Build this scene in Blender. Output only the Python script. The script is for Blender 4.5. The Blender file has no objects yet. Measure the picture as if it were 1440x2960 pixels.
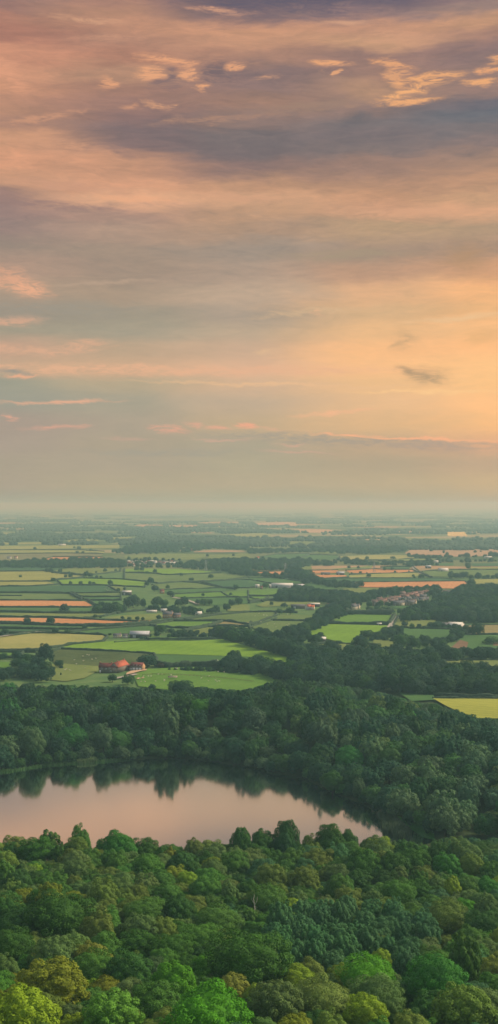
import bpy, math, random
import numpy as np
from mathutils import Vector, Matrix, noise as mnoise

random.seed(7)
rng = np.random.default_rng(11)
scn = bpy.context.scene
COL = scn.collection
PI = math.pi

# ------------------------------------------------------------------ camera
FPX = 3600.0            # focal length in pixels of the 1440 x 2960 photograph
CZ = 151.0              # eye height above the lake
HOR = 1457.0            # horizon row
PLAIN = 1.0
cam_d = bpy.data.cameras.new('camera')
cam = bpy.data.objects.new('camera', cam_d)
COL.objects.link(cam)
cam_d.sensor_fit = 'HORIZONTAL'
cam_d.sensor_width = 36.0
cam_d.lens = FPX / 1440.0 * 36.0
cam_d.clip_start = 1.0
cam_d.clip_end = 300000.0
PITCH = math.atan((1480.0 - HOR) / FPX)
cam.location = (0, 0, CZ)
cam.rotation_euler = (PI / 2 - PITCH, 0, 0)
scn.camera = cam


def ray(px, py):
    u = (px - 720.0) / FPX
    v = (1480.0 - py) / FPX
    s, c = math.sin(PITCH), math.cos(PITCH)
    return (u, c + v * s, -s + v * c)


def proj(x, y, z):
    s, c = math.sin(PITCH), math.cos(PITCH)
    dz = z - CZ
    f = y * c - dz * s
    v = y * s + dz * c
    return 720 + x / f * FPX, 1480 - v / f * FPX


def flat(px, py, z=PLAIN):
    """the point of the plain seen at a place of the photograph"""
    d = ray(px, py)
    t = (z - CZ) / d[2]
    return (d[0] * t, d[1] * t)


# ------------------------------------------------------------------ helpers
def link(o, parent=None):
    COL.objects.link(o)
    if parent is not None:
        o.parent = parent
    return o


def tag(o, label=None, cat=None, group=None, kind=None):
    if label: o['label'] = label
    if cat: o['category'] = cat
    if group: o['group'] = group
    if kind: o['kind'] = kind
    return o


def empty(name, loc, rz=0.0):
    o = bpy.data.objects.new(name, None)
    o.location = loc
    o.rotation_euler = (0, 0, rz)
    o.empty_display_size = 0.5
    return link(o)


def mesh_from(name, V, F, mats=(), smooth=False, fm=None):
    me = bpy.data.meshes.new(name)
    V = np.asarray(V, dtype=np.float32)
    me.vertices.add(len(V))
    me.vertices.foreach_set('co', V.ravel())
    if isinstance(F, np.ndarray):
        n, k = F.shape
        me.loops.add(n * k)
        me.loops.foreach_set('vertex_index', F.astype(np.int32).ravel())
        me.polygons.add(n)
        me.polygons.foreach_set('loop_start', np.arange(0, n * k, k, dtype=np.int32))
    else:
        tot = [len(f) for f in F]
        me.loops.add(sum(tot))
        me.loops.foreach_set('vertex_index', np.array([i for f in F for i in f], dtype=np.int32))
        me.polygons.add(len(F))
        me.polygons.foreach_set('loop_start', np.concatenate([[0], np.cumsum(tot)[:-1]]).astype(np.int32))
    for m in mats:
        me.materials.append(m)
    if fm is not None:
        me.polygons.foreach_set('material_index', np.asarray(fm, dtype=np.int32))
    if smooth:
        me.polygons.foreach_set('use_smooth', np.ones(len(me.polygons), dtype=bool))
    me.update(calc_edges=True)
    me.validate()
    return me


def mobj(name, me, parent=None, loc=(0, 0, 0), rz=0.0):
    o = bpy.data.objects.new(name, me)
    o.location = loc
    o.rotation_euler = (0, 0, rz)
    return link(o, parent)


class MB:
    """collects boxes, prisms and tubes into one mesh"""
    def __init__(self):
        self.V = []; self.F = []

    def add(self, V, F):
        n = len(self.V)
        self.V += [tuple(v) for v in V]
        self.F += [tuple(i + n for i in f) for f in F]
        return self

    def box(self, x0, x1, y0, y1, z0, z1):
        V = [(x0, y0, z0), (x1, y0, z0), (x1, y1, z0), (x0, y1, z0), (x0, y0, z1), (x1, y0, z1), (x1, y1, z1), (x0, y1, z1)]
        return self.add(V, [(0, 3, 2, 1), (4, 5, 6, 7), (0, 1, 5, 4), (1, 2, 6, 5), (2, 3, 7, 6), (3, 0, 4, 7)])

    def tube(self, pts, rad, n=6):
        rings = []
        pts = [Vector(p) for p in pts]
        for i, p in enumerate(pts):
            a = pts[min(i + 1, len(pts) - 1)] - pts[max(i - 1, 0)]
            a.normalize()
            s = a.cross(Vector((0.3, 1, 0.1))).normalized()
            t = a.cross(s)
            rings.append([p + rad[i] * (math.cos(q * 2 * PI / n) * s + math.sin(q * 2 * PI / n) * t) for q in range(n)])
        V = [v for r in rings for v in r]
        F = []
        for i in range(len(rings) - 1):
            for q in range(n):
                F.append((i * n + q, i * n + (q + 1) % n, (i + 1) * n + (q + 1) % n, (i + 1) * n + q))
        F.append(tuple(range(n))[::-1])
        F.append(tuple((len(rings) - 1) * n + q for q in range(n)))
        return self.add(V, F)

    def mesh(self, name, mat, smooth=False):
        return mesh_from(name, self.V, self.F, [mat], smooth)

    def build(self, name, mat, parent=None, smooth=False):
        return mobj(name, self.mesh(name, mat, smooth), parent)


# ------------------------------------------------------------------ materials
class NT:
    def __init__(self, name):
        self.m = bpy.data.materials.new(name)
        self.m.use_nodes = True
        self.t = self.m.node_tree
        self.t.nodes.clear()
        self.out = self.n('ShaderNodeOutputMaterial')

    def n(self, typ, **kw):
        nd = self.t.nodes.new(typ)
        for k, v in kw.items():
            setattr(nd, k, v)
        return nd

    def l(self, a, b):
        self.t.links.new(a, b)


def ramp(nd, stops):
    cr = nd.color_ramp
    while len(cr.elements) > 1:
        cr.elements.remove(cr.elements[0])
    cr.elements[0].position = stops[0][0]
    cr.elements[0].color = tuple(stops[0][1]) + (1,)
    for p, c in stops[1:]:
        e = cr.elements.new(p)
        e.color = tuple(c) + (1,)


def noisy_mat(name, col, var=0.25, scale=0.2, rough=0.9, col2=None, stretch=None, detail=4, bump=0.0, spec=0.2):
    """a surface colour with natural mottling"""
    t = NT(name)
    tc = t.n('ShaderNodeTexCoord')
    mp = t.n('ShaderNodeMapping')
    if stretch: mp.inputs['Scale'].default_value = stretch
    t.l(tc.outputs['Object'], mp.inputs[0])
    nz = t.n('ShaderNodeTexNoise')
    nz.inputs['Scale'].default_value = scale
    nz.inputs['Detail'].default_value = detail
    nz.inputs['Roughness'].default_value = 0.6
    t.l(mp.outputs[0], nz.inputs['Vector'])
    r = t.n('ShaderNodeValToRGB')
    c2 = col2 or [c * (1 + var) for c in col]
    c1 = [c * (1 - var) for c in col]
    ramp(r, [(0.32, c1), (0.5, col), (0.68, c2)])
    t.l(nz.outputs['Fac'], r.inputs[0])
    b = t.n('ShaderNodeBsdfPrincipled')
    b.inputs['Roughness'].default_value = rough
    b.inputs['Specular IOR Level'].default_value = spec
    t.l(r.outputs[0], b.inputs['Base Color'])
    if bump:
        bp = t.n('ShaderNodeBump')
        bp.inputs['Strength'].default_value = bump
        bp.inputs['Distance'].default_value = 0.3
        t.l(nz.outputs['Fac'], bp.inputs['Height'])
        t.l(bp.outputs[0], b.inputs['Normal'])
    t.l(b.outputs[0], t.out.inputs[0])
    return t.m


FIELD_K = .72


def field_mat(name, col, col2=None, ang=0.0, period=0.0, amt=0.0, var=0.13):
    """grass or crop: broad mottling, fine grain and, on mown or sown ground, swathes"""
    t = NT(name)
    tc = t.n('ShaderNodeTexCoord')
    n1 = t.n('ShaderNodeTexNoise')
    n1.inputs['Scale'].default_value = 0.012
    n1.inputs['Detail'].default_value = 5
    n1.inputs['Roughness'].default_value = 0.62
    t.l(tc.outputs['Object'], n1.inputs['Vector'])
    n2 = t.n('ShaderNodeTexNoise')
    n2.inputs['Scale'].default_value = 0.16
    n2.inputs['Detail'].default_value = 3
    t.l(tc.outputs['Object'], n2.inputs['Vector'])
    ad = t.n('ShaderNodeMath', operation='MULTIPLY_ADD')
    t.l(n2.outputs['Fac'], ad.inputs[0]); ad.inputs[1].default_value = 0.45
    t.l(n1.outputs['Fac'], ad.inputs[2])
    last = ad.outputs[0]
    if period:
        mp = t.n('ShaderNodeMapping')
        mp.inputs['Rotation'].default_value = (0, 0, ang)
        t.l(tc.outputs['Object'], mp.inputs[0])
        wv = t.n('ShaderNodeTexWave', wave_type='BANDS', bands_direction='X')
        wv.inputs['Scale'].default_value = 1.0 / period * 0.318
        wv.inputs['Distortion'].default_value = 0.6
        wv.inputs['Detail Scale'].default_value = 0.3
        t.l(mp.outputs[0], wv.inputs['Vector'])
        a2 = t.n('ShaderNodeMath', operation='MULTIPLY_ADD')
        t.l(wv.outputs['Fac'], a2.inputs[0]); a2.inputs[1].default_value = amt
        t.l(last, a2.inputs[2]); last = a2.outputs[0]
    col = [c * FIELD_K for c in col]; col2 = [c * FIELD_K for c in col2] if col2 else None
    r = t.n('ShaderNodeValToRGB')
    c2 = col2 or [c * (1 + var) for c in col]
    ramp(r, [(0.52, [c * (1 - 1.2 * var) for c in col]), (0.72, col), (0.98, c2)])
    t.l(last, r.inputs[0])
    b = t.n('ShaderNodeBsdfPrincipled')
    b.inputs['Roughness'].default_value = 1.0
    b.inputs['Specular IOR Level'].default_value = 0.05
    t.l(r.outputs[0], b.inputs['Base Color'])
    t.l(b.outputs[0], t.out.inputs[0])
    return t.m


def foliage_mat(name, tintmul=1.0):
    """leaf colour comes from the tree (its object colour) or, in the wood, from each tree's own tint"""
    t = NT(name)
    oi = t.n('ShaderNodeObjectInfo')
    at = t.n('ShaderNodeAttribute', attribute_type='INSTANCER', attribute_name='leaf_tint')
    ad = t.n('ShaderNodeVectorMath', operation='ADD')
    t.l(oi.outputs['Color'], ad.inputs[0]); t.l(at.outputs['Color'], ad.inputs[1])
    geo = t.n('ShaderNodeNewGeometry')
    mr = t.n('ShaderNodeMapRange')
    mr.inputs['To Min'].default_value = 0.84 * tintmul
    mr.inputs['To Max'].default_value = 1.16 * tintmul
    t.l(geo.outputs['Random Per Island'], mr.inputs['Value'])
    tc = t.n('ShaderNodeTexCoord')
    nz = t.n('ShaderNodeTexNoise')
    nz.inputs['Scale'].default_value = 0.35
    nz.inputs['Detail'].default_value = 2
    t.l(tc.outputs['Object'], nz.inputs['Vector'])
    mr2 = t.n('ShaderNodeMapRange')
    mr2.inputs['From Min'].default_value = 0.3; mr2.inputs['From Max'].default_value = 0.7
    mr2.inputs['To Min'].default_value = 0.85; mr2.inputs['To Max'].default_value = 1.15
    t.l(nz.outputs['Fac'], mr2.inputs['Value'])
    mm = t.n('ShaderNodeMath', operation='MULTIPLY')
    t.l(mr.outputs[0], mm.inputs[0]); t.l(mr2.outputs[0], mm.inputs[1])
    sc = t.n('ShaderNodeVectorMath', operation='SCALE')
    t.l(ad.outputs[0], sc.inputs[0]); t.l(mm.outputs[0], sc.inputs['Scale'])
    b = t.n('ShaderNodeBsdfPrincipled')
    b.inputs['Roughness'].default_value = 0.7
    b.inputs['Specular IOR Level'].default_value = 0.12
    t.l(sc.outputs[0], b.inputs['Base Color'])
    tr = t.n('ShaderNodeBsdfTranslucent')
    t.l(sc.outputs[0], tr.inputs['Color'])
    mx = t.n('ShaderNodeMixShader'); mx.inputs[0].default_value = 0.22
    t.l(b.outputs[0], mx.inputs[1]); t.l(tr.outputs[0], mx.inputs[2])
    t.l(mx.outputs[0], t.out.inputs[0])
    return t.m


M = {}
M['leaf'] = foliage_mat('foliage')
M['bark'] = noisy_mat('bark', (.07, .06, .045), scale=2.5, bump=.4)
M['pale_bark'] = noisy_mat('pale_bark', (.45, .42, .36), scale=2.5)
M['hedge'] = noisy_mat('hedge_leaves', (.026, .05, .026), var=.5, scale=.55, detail=5, bump=1.0)
# ------------------------------------------------------------------ lake outline and terrain
far_shore_px = [(0, 2232), (50, 2226), (120, 2214), (225, 2206), (300, 2201), (400, 2196), (500, 2191), (600, 2202), (700, 2214),
                (800, 2238), (880, 2252), (940, 2286), (1000, 2308), (1060, 2332), (1100, 2362), (1160, 2384), (1215, 2400), (1250, 2420)]
LAKE = [flat(px, py, 0.0) for px, py in far_shore_px]
LAKE += [(82, 556), (66, 541), (40, 530), (15, 522), (-20, 516), (-70, 512), (-120, 514), (-170, 520), (-225, 545), (-250, 600), (-232, 655), (-190, 690)]
LA = np.array(LAKE)


def seg_dist(P, A, B):
    AB = B - A
    t = np.clip(((P - A) @ AB) / (AB @ AB), 0, 1)
    return np.linalg.norm(P - (A + t[:, None] * AB), axis=1)


def in_poly(P, poly):
    x, y = P[:, 0], P[:, 1]
    r = np.zeros(len(P), bool)
    n = len(poly)
    for i in range(n):
        x0, y0 = poly[i]; x1, y1 = poly[(i + 1) % n]
        if y0 == y1: continue
        c = ((y0 > y) != (y1 > y)) & (x < (x1 - x0) * (y - y0) / (y1 - y0) + x0)
        r ^= c
    return r


def lake_sd(P):
    d = np.full(len(P), 1e9)
    for i in range(len(LA)):
        d = np.minimum(d, seg_dist(P, LA[i], LA[(i + 1) % len(LA)]))
    return np.where(in_poly(P, LA), -d, d)


def sstep(a, b, x):
    t = np.clip((x - a) / (b - a), 0, 1)
    return t * t * (3 - 2 * t)


PY = [-1e6, -40, -3, 3, 14, 60, 100, 150, 190, 240, 300, 360, 420, 465, 498, 525, 1e6]
PZ = [150, 150, 149, 148, 139, 110, 90, 68, 53, 38, 25.5, 16.5, 10.5, 7.5, 4.6, 1, 1]


def terr(P):
    P = np.asarray(P, float)
    x, y = P[:, 0], P[:, 1]
    wv = 12 * np.sin(x / 47.0 + 0.6) * sstep(150, 260, y) + 7 * np.sin(x / 21.0 + y / 60.0) * sstep(150, 260, y)
    z = np.interp(y + wv * (1 - sstep(440, 520, y)), PY, PZ)
    d = lake_sd(P)
    px = 720 + x / np.maximum(y, 50) * FPX
    wt = np.interp(px, [0, 250, 480, 800, 1000, 1200, 1440], [3, 6, 13, 14.5, 9.5, 8, 8])
    e0 = np.interp(px, [1080, 1230], [880, 770]); e1 = np.interp(px, [1080, 1230], [985, 856])
    far = sstep(545, 640, y) * (1 - np.clip((y - e0) / (e1 - e0), 0, 1) ** 2 * (3 - 2 * np.clip((y - e0) / (e1 - e0), 0, 1)))
    z = z + wt * far * sstep(4, 55, d) * (1 - 0.75 * sstep(70, 190, d))
    near = (np.abs(x) < 900) & (y < 990)
    und = 0.8 * np.sin(x / 33.0) * np.sin(y / 41.0 + 1) * sstep(120, 220, y) * (1 - sstep(780, 850, y)) * sstep(2, 30, d)
    z = z + np.where(near, und, 0)
    z = np.where(d < 5, np.minimum(z, -1.6 + (d + 5) * 0.28), z)
    z = np.where(d < -5, -1.6, z)
    return z


def tz(x, y):
    return float(terr(np.array([[x, y]]))[0])


def axis(fine, cuts):
    vals = set()
    for a, b, s in cuts:
        vals |= set(np.round(np.arange(a, b, s), 3).tolist())
    vals |= set(fine)
    return np.array(sorted(vals))


xs = axis([-130000, -60000, -25000, -12000, -6000, -3000, 3000, 6000, 12000, 25000, 60000, 130000],
          [(-1500, -400, 60), (-400, -260, 14), (-260, 130, 4), (130, 400, 12), (400, 1501, 60)])
ys = axis([-60000, -5000, -500, -100, -40, 2500, 4000, 8000, 16000, 32000, 64000, 130000],
          [(-30, 60, 6), (60, 490, 9), (490, 770, 4), (770, 1000, 10), (1000, 1500, 100)])
GX, GY = np.meshgrid(xs, ys)
Pg = np.stack([GX.ravel(), GY.ravel()], 1)
Zg = terr(Pg)
Vg = np.column_stack([Pg, Zg])
nx, ny = len(xs), len(ys)
ii = (np.arange(ny - 1)[:, None] * nx + np.arange(nx - 1)[None, :]).ravel()
Fg = np.stack([ii, ii + 1, ii + nx + 1, ii + nx], 1)


def ground_mat():
    t = NT('countryside')
    tc = t.n('ShaderNodeTexCoord')
    sp = t.n('ShaderNodeSeparateXYZ')
    t.l(tc.outputs['Object'], sp.inputs[0])
    # far patchwork of fields
    wz = t.n('ShaderNodeTexNoise'); wz.inputs['Scale'].default_value = 0.0012; wz.inputs['Detail'].default_value = 2
    t.l(tc.outputs['Object'], wz.inputs['Vector'])
    ws = t.n('ShaderNodeVectorMath', operation='SCALE'); ws.inputs['Scale'].default_value = 380.0
    t.l(wz.outputs['Color'], ws.inputs[0])
    wa = t.n('ShaderNodeVectorMath', operation='ADD')
    t.l(tc.outputs['Object'], wa.inputs[0]); t.l(ws.outputs[0], wa.inputs[1])
    mp = t.n('ShaderNodeMapping'); mp.inputs['Rotation'].default_value = (0, 0, 0.12)
    mp.inputs['Scale'].default_value = (1 / 330.0, 1 / 300.0, 0)
    t.l(wa.outputs[0], mp.inputs[0])
    vo = t.n('ShaderNodeTexVoronoi', distance='CHEBYCHEV', voronoi_dimensions='2D')
    vo.inputs['Scale'].default_value = 1.0
    vo.inputs['Randomness'].default_value = 0.85
    t.l(mp.outputs[0], vo.inputs['Vector'])
    sc = t.n('ShaderNodeSeparateColor')
    t.l(vo.outputs['Color'], sc.inputs[0])
    r = t.n('ShaderNodeValToRGB')
    r.color_ramp.interpolation = 'CONSTANT'
    ramp(r, [(p, tuple(v * .7 for v in c)) for p, c in [(0, (.045, .085, .035)), (.2, (.11, .16, .055)), (.36, (.17, .19, .08)), (.5, (.07, .12, .045)), (.64, (.22, .23, .10)), (.76, (.13, .17, .07)), (.86, (.36, .30, .16)), (.94, (.5, .30, .17))]])
    t.l(sc.outputs[0], r.inputs[0])
    # near rough ground and woodland floor
    n1 = t.n('ShaderNodeTexNoise'); n1.inputs['Scale'].default_value = 0.05; n1.inputs['Detail'].default_value = 6
    t.l(tc.outputs['Object'], n1.inputs['Vector'])
    r2 = t.n('ShaderNodeValToRGB')
    ramp(r2, [(.35, (.02, .032, .014)), (.6, (.04, .06, .022)), (.75, (.06, .08, .03))])
    t.l(n1.outputs['Fac'], r2.inputs[0])
    r3 = t.n('ShaderNodeValToRGB')
    ramp(r3, [(.3, (.06, .12, .045)), (.55, (.09, .15, .05)), (.75, (.13, .18, .07))])
    t.l(n1.outputs['Fac'], r3.inputs[0])
    f1 = t.n('ShaderNodeMapRange'); f1.inputs['From Min'].default_value = 940; f1.inputs['From Max'].default_value = 1030
    t.l(sp.outputs['Y'], f1.inputs['Value'])
    m1 = t.n('ShaderNodeMix', data_type='RGBA')
    t.l(f1.outputs[0], m1.inputs['Factor']); t.l(r2.outputs[0], m1.inputs[6]); t.l(r3.outputs[0], m1.inputs[7])
    f2 = t.n('ShaderNodeMapRange'); f2.inputs['From Min'].default_value = 2600; f2.inputs['From Max'].default_value = 3000
    t.l(sp.outputs['Y'], f2.inputs['Value'])
    m2 = t.n('ShaderNodeMix', data_type='RGBA')
    t.l(f2.outputs[0], m2.inputs['Factor']); t.l(m1.outputs[2], m2.inputs[6]); t.l(r.outputs[0], m2.inputs[7])
    b = t.n('ShaderNodeBsdfPrincipled')
    b.inputs['Roughness'].default_value = 1.0
    b.inputs['Specular IOR Level'].default_value = 0.03
    t.l(m2.outputs[2], b.inputs['Base Color'])
    t.l(b.outputs[0], t.out.inputs[0])
    return t.m


ground = mobj('ground', mesh_from('ground', Vg, Fg, [ground_mat()], smooth=True))
tag(ground, 'green and brown countryside falling from the escarpment to the wide plain', kind='structure')

# lake: a real water sheet inside the carved basin
def water_mat():
    t = NT('lake_water')
    tc = t.n('ShaderNodeTexCoord')
    mp = t.n('ShaderNodeMapping'); mp.inputs['Scale'].default_value = (1.0, .55, 1)
    t.l(tc.outputs['Object'], mp.inputs[0])
    nz = t.n('ShaderNodeTexNoise'); nz.inputs['Scale'].default_value = 0.9; nz.inputs['Detail'].default_value = 3
    t.l(mp.outputs[0], nz.inputs['Vector'])
    big = t.n('ShaderNodeTexNoise'); big.inputs['Scale'].default_value = 0.022; big.inputs['Detail'].default_value = 3
    t.l(tc.outputs['Object'], big.inputs['Vector'])
    mr = t.n('ShaderNodeMapRange'); mr.inputs['From Min'].default_value = .42; mr.inputs['From Max'].default_value = .68
    mr.inputs['To Min'].default_value = .006; mr.inputs['To Max'].default_value = .07
    t.l(big.outputs['Fac'], mr.inputs['Value'])
    bp = t.n('ShaderNodeBump'); bp.inputs['Distance'].default_value = .08
    t.l(mr.outputs[0], bp.inputs['Strength']); t.l(nz.outputs['Fac'], bp.inputs['Height'])
    b = t.n('ShaderNodeBsdfGlossy')
    b.inputs['Color'].default_value = (.92, 1.0, 1.0, 1)
    b.inputs['Roughness'].default_value = .085
    t.l(bp.outputs[0], b.inputs['Normal'])
    df = t.n('ShaderNodeBsdfDiffuse'); df.inputs['Color'].default_value = (.010, .020, .018, 1)
    lw = t.n('ShaderNodeFresnel'); lw.inputs['IOR'].default_value = 1.33
    fr = t.n('ShaderNodeMapRange'); fr.inputs['From Max'].default_value = .22; fr.inputs['To Min'].default_value = .25; fr.inputs['To Max'].default_value = .97
    t.l(lw.outputs[0], fr.inputs['Value'])
    mx = t.n('ShaderNodeMixShader')
    t.l(fr.outputs[0], mx.inputs[0]); t.l(df.outputs[0], mx.inputs[1]); t.l(b.outputs[0], mx.inputs[2])
    t.l(mx.outputs[0], t.out.inputs[0])
    return t.m


WATER_IOR = 14.0
cen = LA.mean(0)
LO = [tuple(cen + (p - cen) * (1 + 7.0 / np.linalg.norm(p - cen))) for p in LA]
lake = mobj('lake', mesh_from('lake', [(x, y, 0.0) for x, y in LO], [tuple(range(len(LO)))[::-1]], [water_mat()]))
if lake.data.polygons[0].normal.z < 0:
    lake.data.flip_normals()
tag(lake, 'still lake in the wood mirroring the evening sky', kind='structure')
# ------------------------------------------------------------------ sky, sun and haze
def lin(c):
    return tuple(((v / 255.0) / 12.92 if v / 255.0 <= 0.04045 else ((v / 255.0 + 0.055) / 1.055) ** 2.4) for v in c)


SKY_ROWS = [0, 40, 85, 130, 175, 220, 265, 310, 350, 390, 430, 480, 540, 575, 620, 670, 730, 790, 850, 910, 960, 1010, 1070, 1110, 1160, 1230, 1290, 1340, 1400, 1450]
SKY_COLS = [-.2, -.1, 0, .1, .2]
SKY_TAB = [
 [(150,122,118),(165,128,115),(112,100,110),(100,95,110),(135,115,118)],
 [(150,118,112),(175,135,115),(125,108,112),(140,118,118),(150,128,122)],
 [(170,125,110),(185,140,118),(200,150,122),(190,145,122),(195,150,122)],
 [(168,122,108),(172,132,115),(195,148,122),(200,155,125),(165,130,118)],
 [(200,145,120),(175,130,112),(165,130,115),(150,122,115),(135,115,115)],
 [(215,155,125),(180,140,118),(130,112,112),(155,125,115),(150,125,118)],
 [(200,148,120),(160,125,112),(140,118,115),(175,140,118),(150,125,118)],
 [(185,140,118),(150,120,112),(155,125,112),(140,120,115),(112,110,118)],
 [(175,135,115),(135,112,110),(140,120,115),(118,112,115),(108,112,120)],
 [(165,130,115),(125,110,112),(118,110,112),(120,112,115),(120,115,118)],
 [(195,148,120),(130,112,112),(120,110,112),(125,115,115),(135,120,118)],
 [(210,155,125),(190,145,120),(135,115,112),(150,125,115),(165,135,118)],
 [(195,150,122),(215,160,128),(190,148,120),(180,142,118),(190,148,120)],
 [(150,122,115),(212,162,130),(205,160,128),(195,150,120),(200,158,125)],
 [(145,122,118),(165,135,122),(195,155,125),(210,160,128),(215,165,130)],
 [(145,125,120),(165,140,125),(178,148,125),(185,155,125),(180,152,125)],
 [(155,138,125),(165,145,128),(165,150,128),(165,145,120),(178,150,120)],
 [(175,148,130),(165,145,128),(175,155,130),(190,155,122),(215,165,120)],
 [(172,150,130),(170,150,130),(190,168,138),(215,175,130),(240,185,125)],
 [(160,148,132),(160,150,132),(175,160,135),(205,175,130),(235,185,125)],
 [(165,155,135),(168,158,138),(190,170,138),(225,185,132),(240,190,130)],
 [(195,162,138),(190,165,138),(205,175,140),(240,190,132),(245,190,128)],
 [(195,166,138),(208,172,140),(222,182,142),(240,192,135),(250,198,132)],
 [(160,158,140),(185,168,140),(215,182,142),(230,190,135),(250,198,132)],
 [(160,158,142),(170,162,142),(195,175,142),(225,188,138),(252,195,132)],
 [(170,155,140),(175,162,142),(195,172,140),(215,180,138),(245,190,132)],
 [(172,158,142),(175,162,140),(175,165,142),(185,165,138),(225,175,135)],
 [(172,160,140),(175,163,142),(178,168,142),(182,165,138),(195,168,138)],
 [(172,160,140),(178,166,140),(183,170,142),(190,172,140),(205,178,138)],
 [(165,160,142),(168,165,142),(172,168,142),(178,168,140),(190,170,138)],
]
# single wisps: px, py, half length, half height, tilt, colour, softness
WISPS = [
 (850,8,330,34,0,(98,94,110),.9),(640,34,85,9,5,(214,160,130),.6),(1000,72,70,6,2,(212,162,132),.6),(250,72,110,10,3,(208,158,128),.6),
 (340,120,120,9,-4,(200,150,124),.7),(1120,118,90,16,4,(208,158,128),.8),
 (620,210,120,30,2,(112,100,106),.9),(480,228,55,30,-20,(122,106,110),.8),
 (490,182,85,12,8,(240,172,128),.6),(440,220,38,18,-10,(238,172,128),.6),(555,216,36,13,6,(238,172,128),.5),(592,258,18,13,0,(242,174,126),.5),
 (308,250,22,15,0,(234,168,126),.6),(695,196,30,9,0,(232,168,126),.6),(460,310,42,9,15,(212,158,124),.6),(375,314,35,6,0,(206,152,122),.6),
 (775,228,42,7,-5,(200,152,124),.6),(960,188,56,9,2,(242,174,124),.5),(950,216,16,7,0,(234,170,124),.5),
 (1130,196,55,9,14,(236,170,122),.5),(1150,236,40,22,35,(226,166,122),.6),(1250,242,85,13,-6,(246,178,122),.5),(1180,278,85,11,-14,(250,182,124),.5),
 (1200,304,80,9,-4,(246,178,122),.5),(1400,258,52,10,0,(246,178,122),.5),(1425,224,45,8,0,(240,172,122),.5),(1440,200,30,7,0,(230,168,122),.5),
 (35,225,60,26,0,(224,162,130),.9),(45,270,50,22,10,(222,160,128),.9),(130,356,130,8,-12,(208,154,124),.7),(620,345,190,9,-5,(176,138,118),.8),
 (900,310,170,14,-3,(160,132,116),.9),(130,430,190,22,4,(208,156,126),.9),(390,580,120,10,2,(232,172,134),.5),(180,545,200,14,3,(205,155,128),.8),
 (650,570,180,14,3,(212,162,130),.8),(1150,625,200,14,1,(216,166,132),.8),(120,598,260,10,3,(152,126,120),.85),
 (45,828,88,28,14,(232,172,138),.75),(70,850,80,14,8,(236,176,140),.7),(320,822,190,5,-4,(186,160,138),.7),
 (30,940,85,12,-4,(222,172,142),.7),(60,1020,120,14,0,(222,174,142),.7),(230,1006,80,14,-8,(222,174,142),.7),(430,1072,640,13,0,(232,180,144),.7),
 (70,1092,52,4,-8,(238,176,140),.5),(40,1083,60,5,0,(150,148,138),.6),(160,1167,175,4.5,-1,(232,176,144),.6),(30,1212,28,5,14,(228,170,144),.5),(165,1237,90,5,-2,(222,168,144),.75),
 (485,1238,52,9,8,(232,170,144),.75),(568,1227,44,7,8,(226,170,144),.8),(645,1237,30,6,5,(232,172,144),.7),(716,1233,28,8,6,(240,172,140),.6),(775,1242,40,5,12,(222,176,144),.8),
 (970,1192,115,5.5,-4,(244,186,144),.6),(800,1112,420,4,1,(234,190,146),.7),(1250,1136,220,4,1,(254,206,146),.8),
 (960,1272,440,12,2.3,(164,156,142),.8),(1260,1292,240,14,3,(180,158,140),.9),(990,1253,46,3.5,3,(250,180,140),.5),(1200,1268,270,4,3.2,(252,182,138),.55),(640,1269,80,4,0,(206,170,148),.6),
 (850,1284,60,3,0,(212,170,146),.6),(870,1303,110,4,2,(204,168,146),.7),(370,1268,90,4,0,(194,164,144),.7),(480,1308,260,10,0,(166,160,144),.8),
 (1232,1092,66,22,6,(160,142,116),.75),(1175,1072,34,12,10,(172,148,118),.8),(1168,990,36,26,0,(194,162,124),.95),(1345,755,62,34,0,(178,144,112),.95),(1380,985,70,20,0,(228,178,124),.9),
 (900,905,150,8,-4,(216,182,144),.7),(916,910,17,8,0,(226,180,142),.7),(1330,925,180,7,-4,(236,196,150),.8),(790,1015,60,8,-8,(222,184,146),.8),
 (150,905,300,22,0,(158,150,136),.9),(1000,740,200,12,0,(168,150,126),.9),
]

SUN_EL, SUN_AZ = math.radians(36), math.radians(74)   # azimuth clockwise from the view direction


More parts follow.
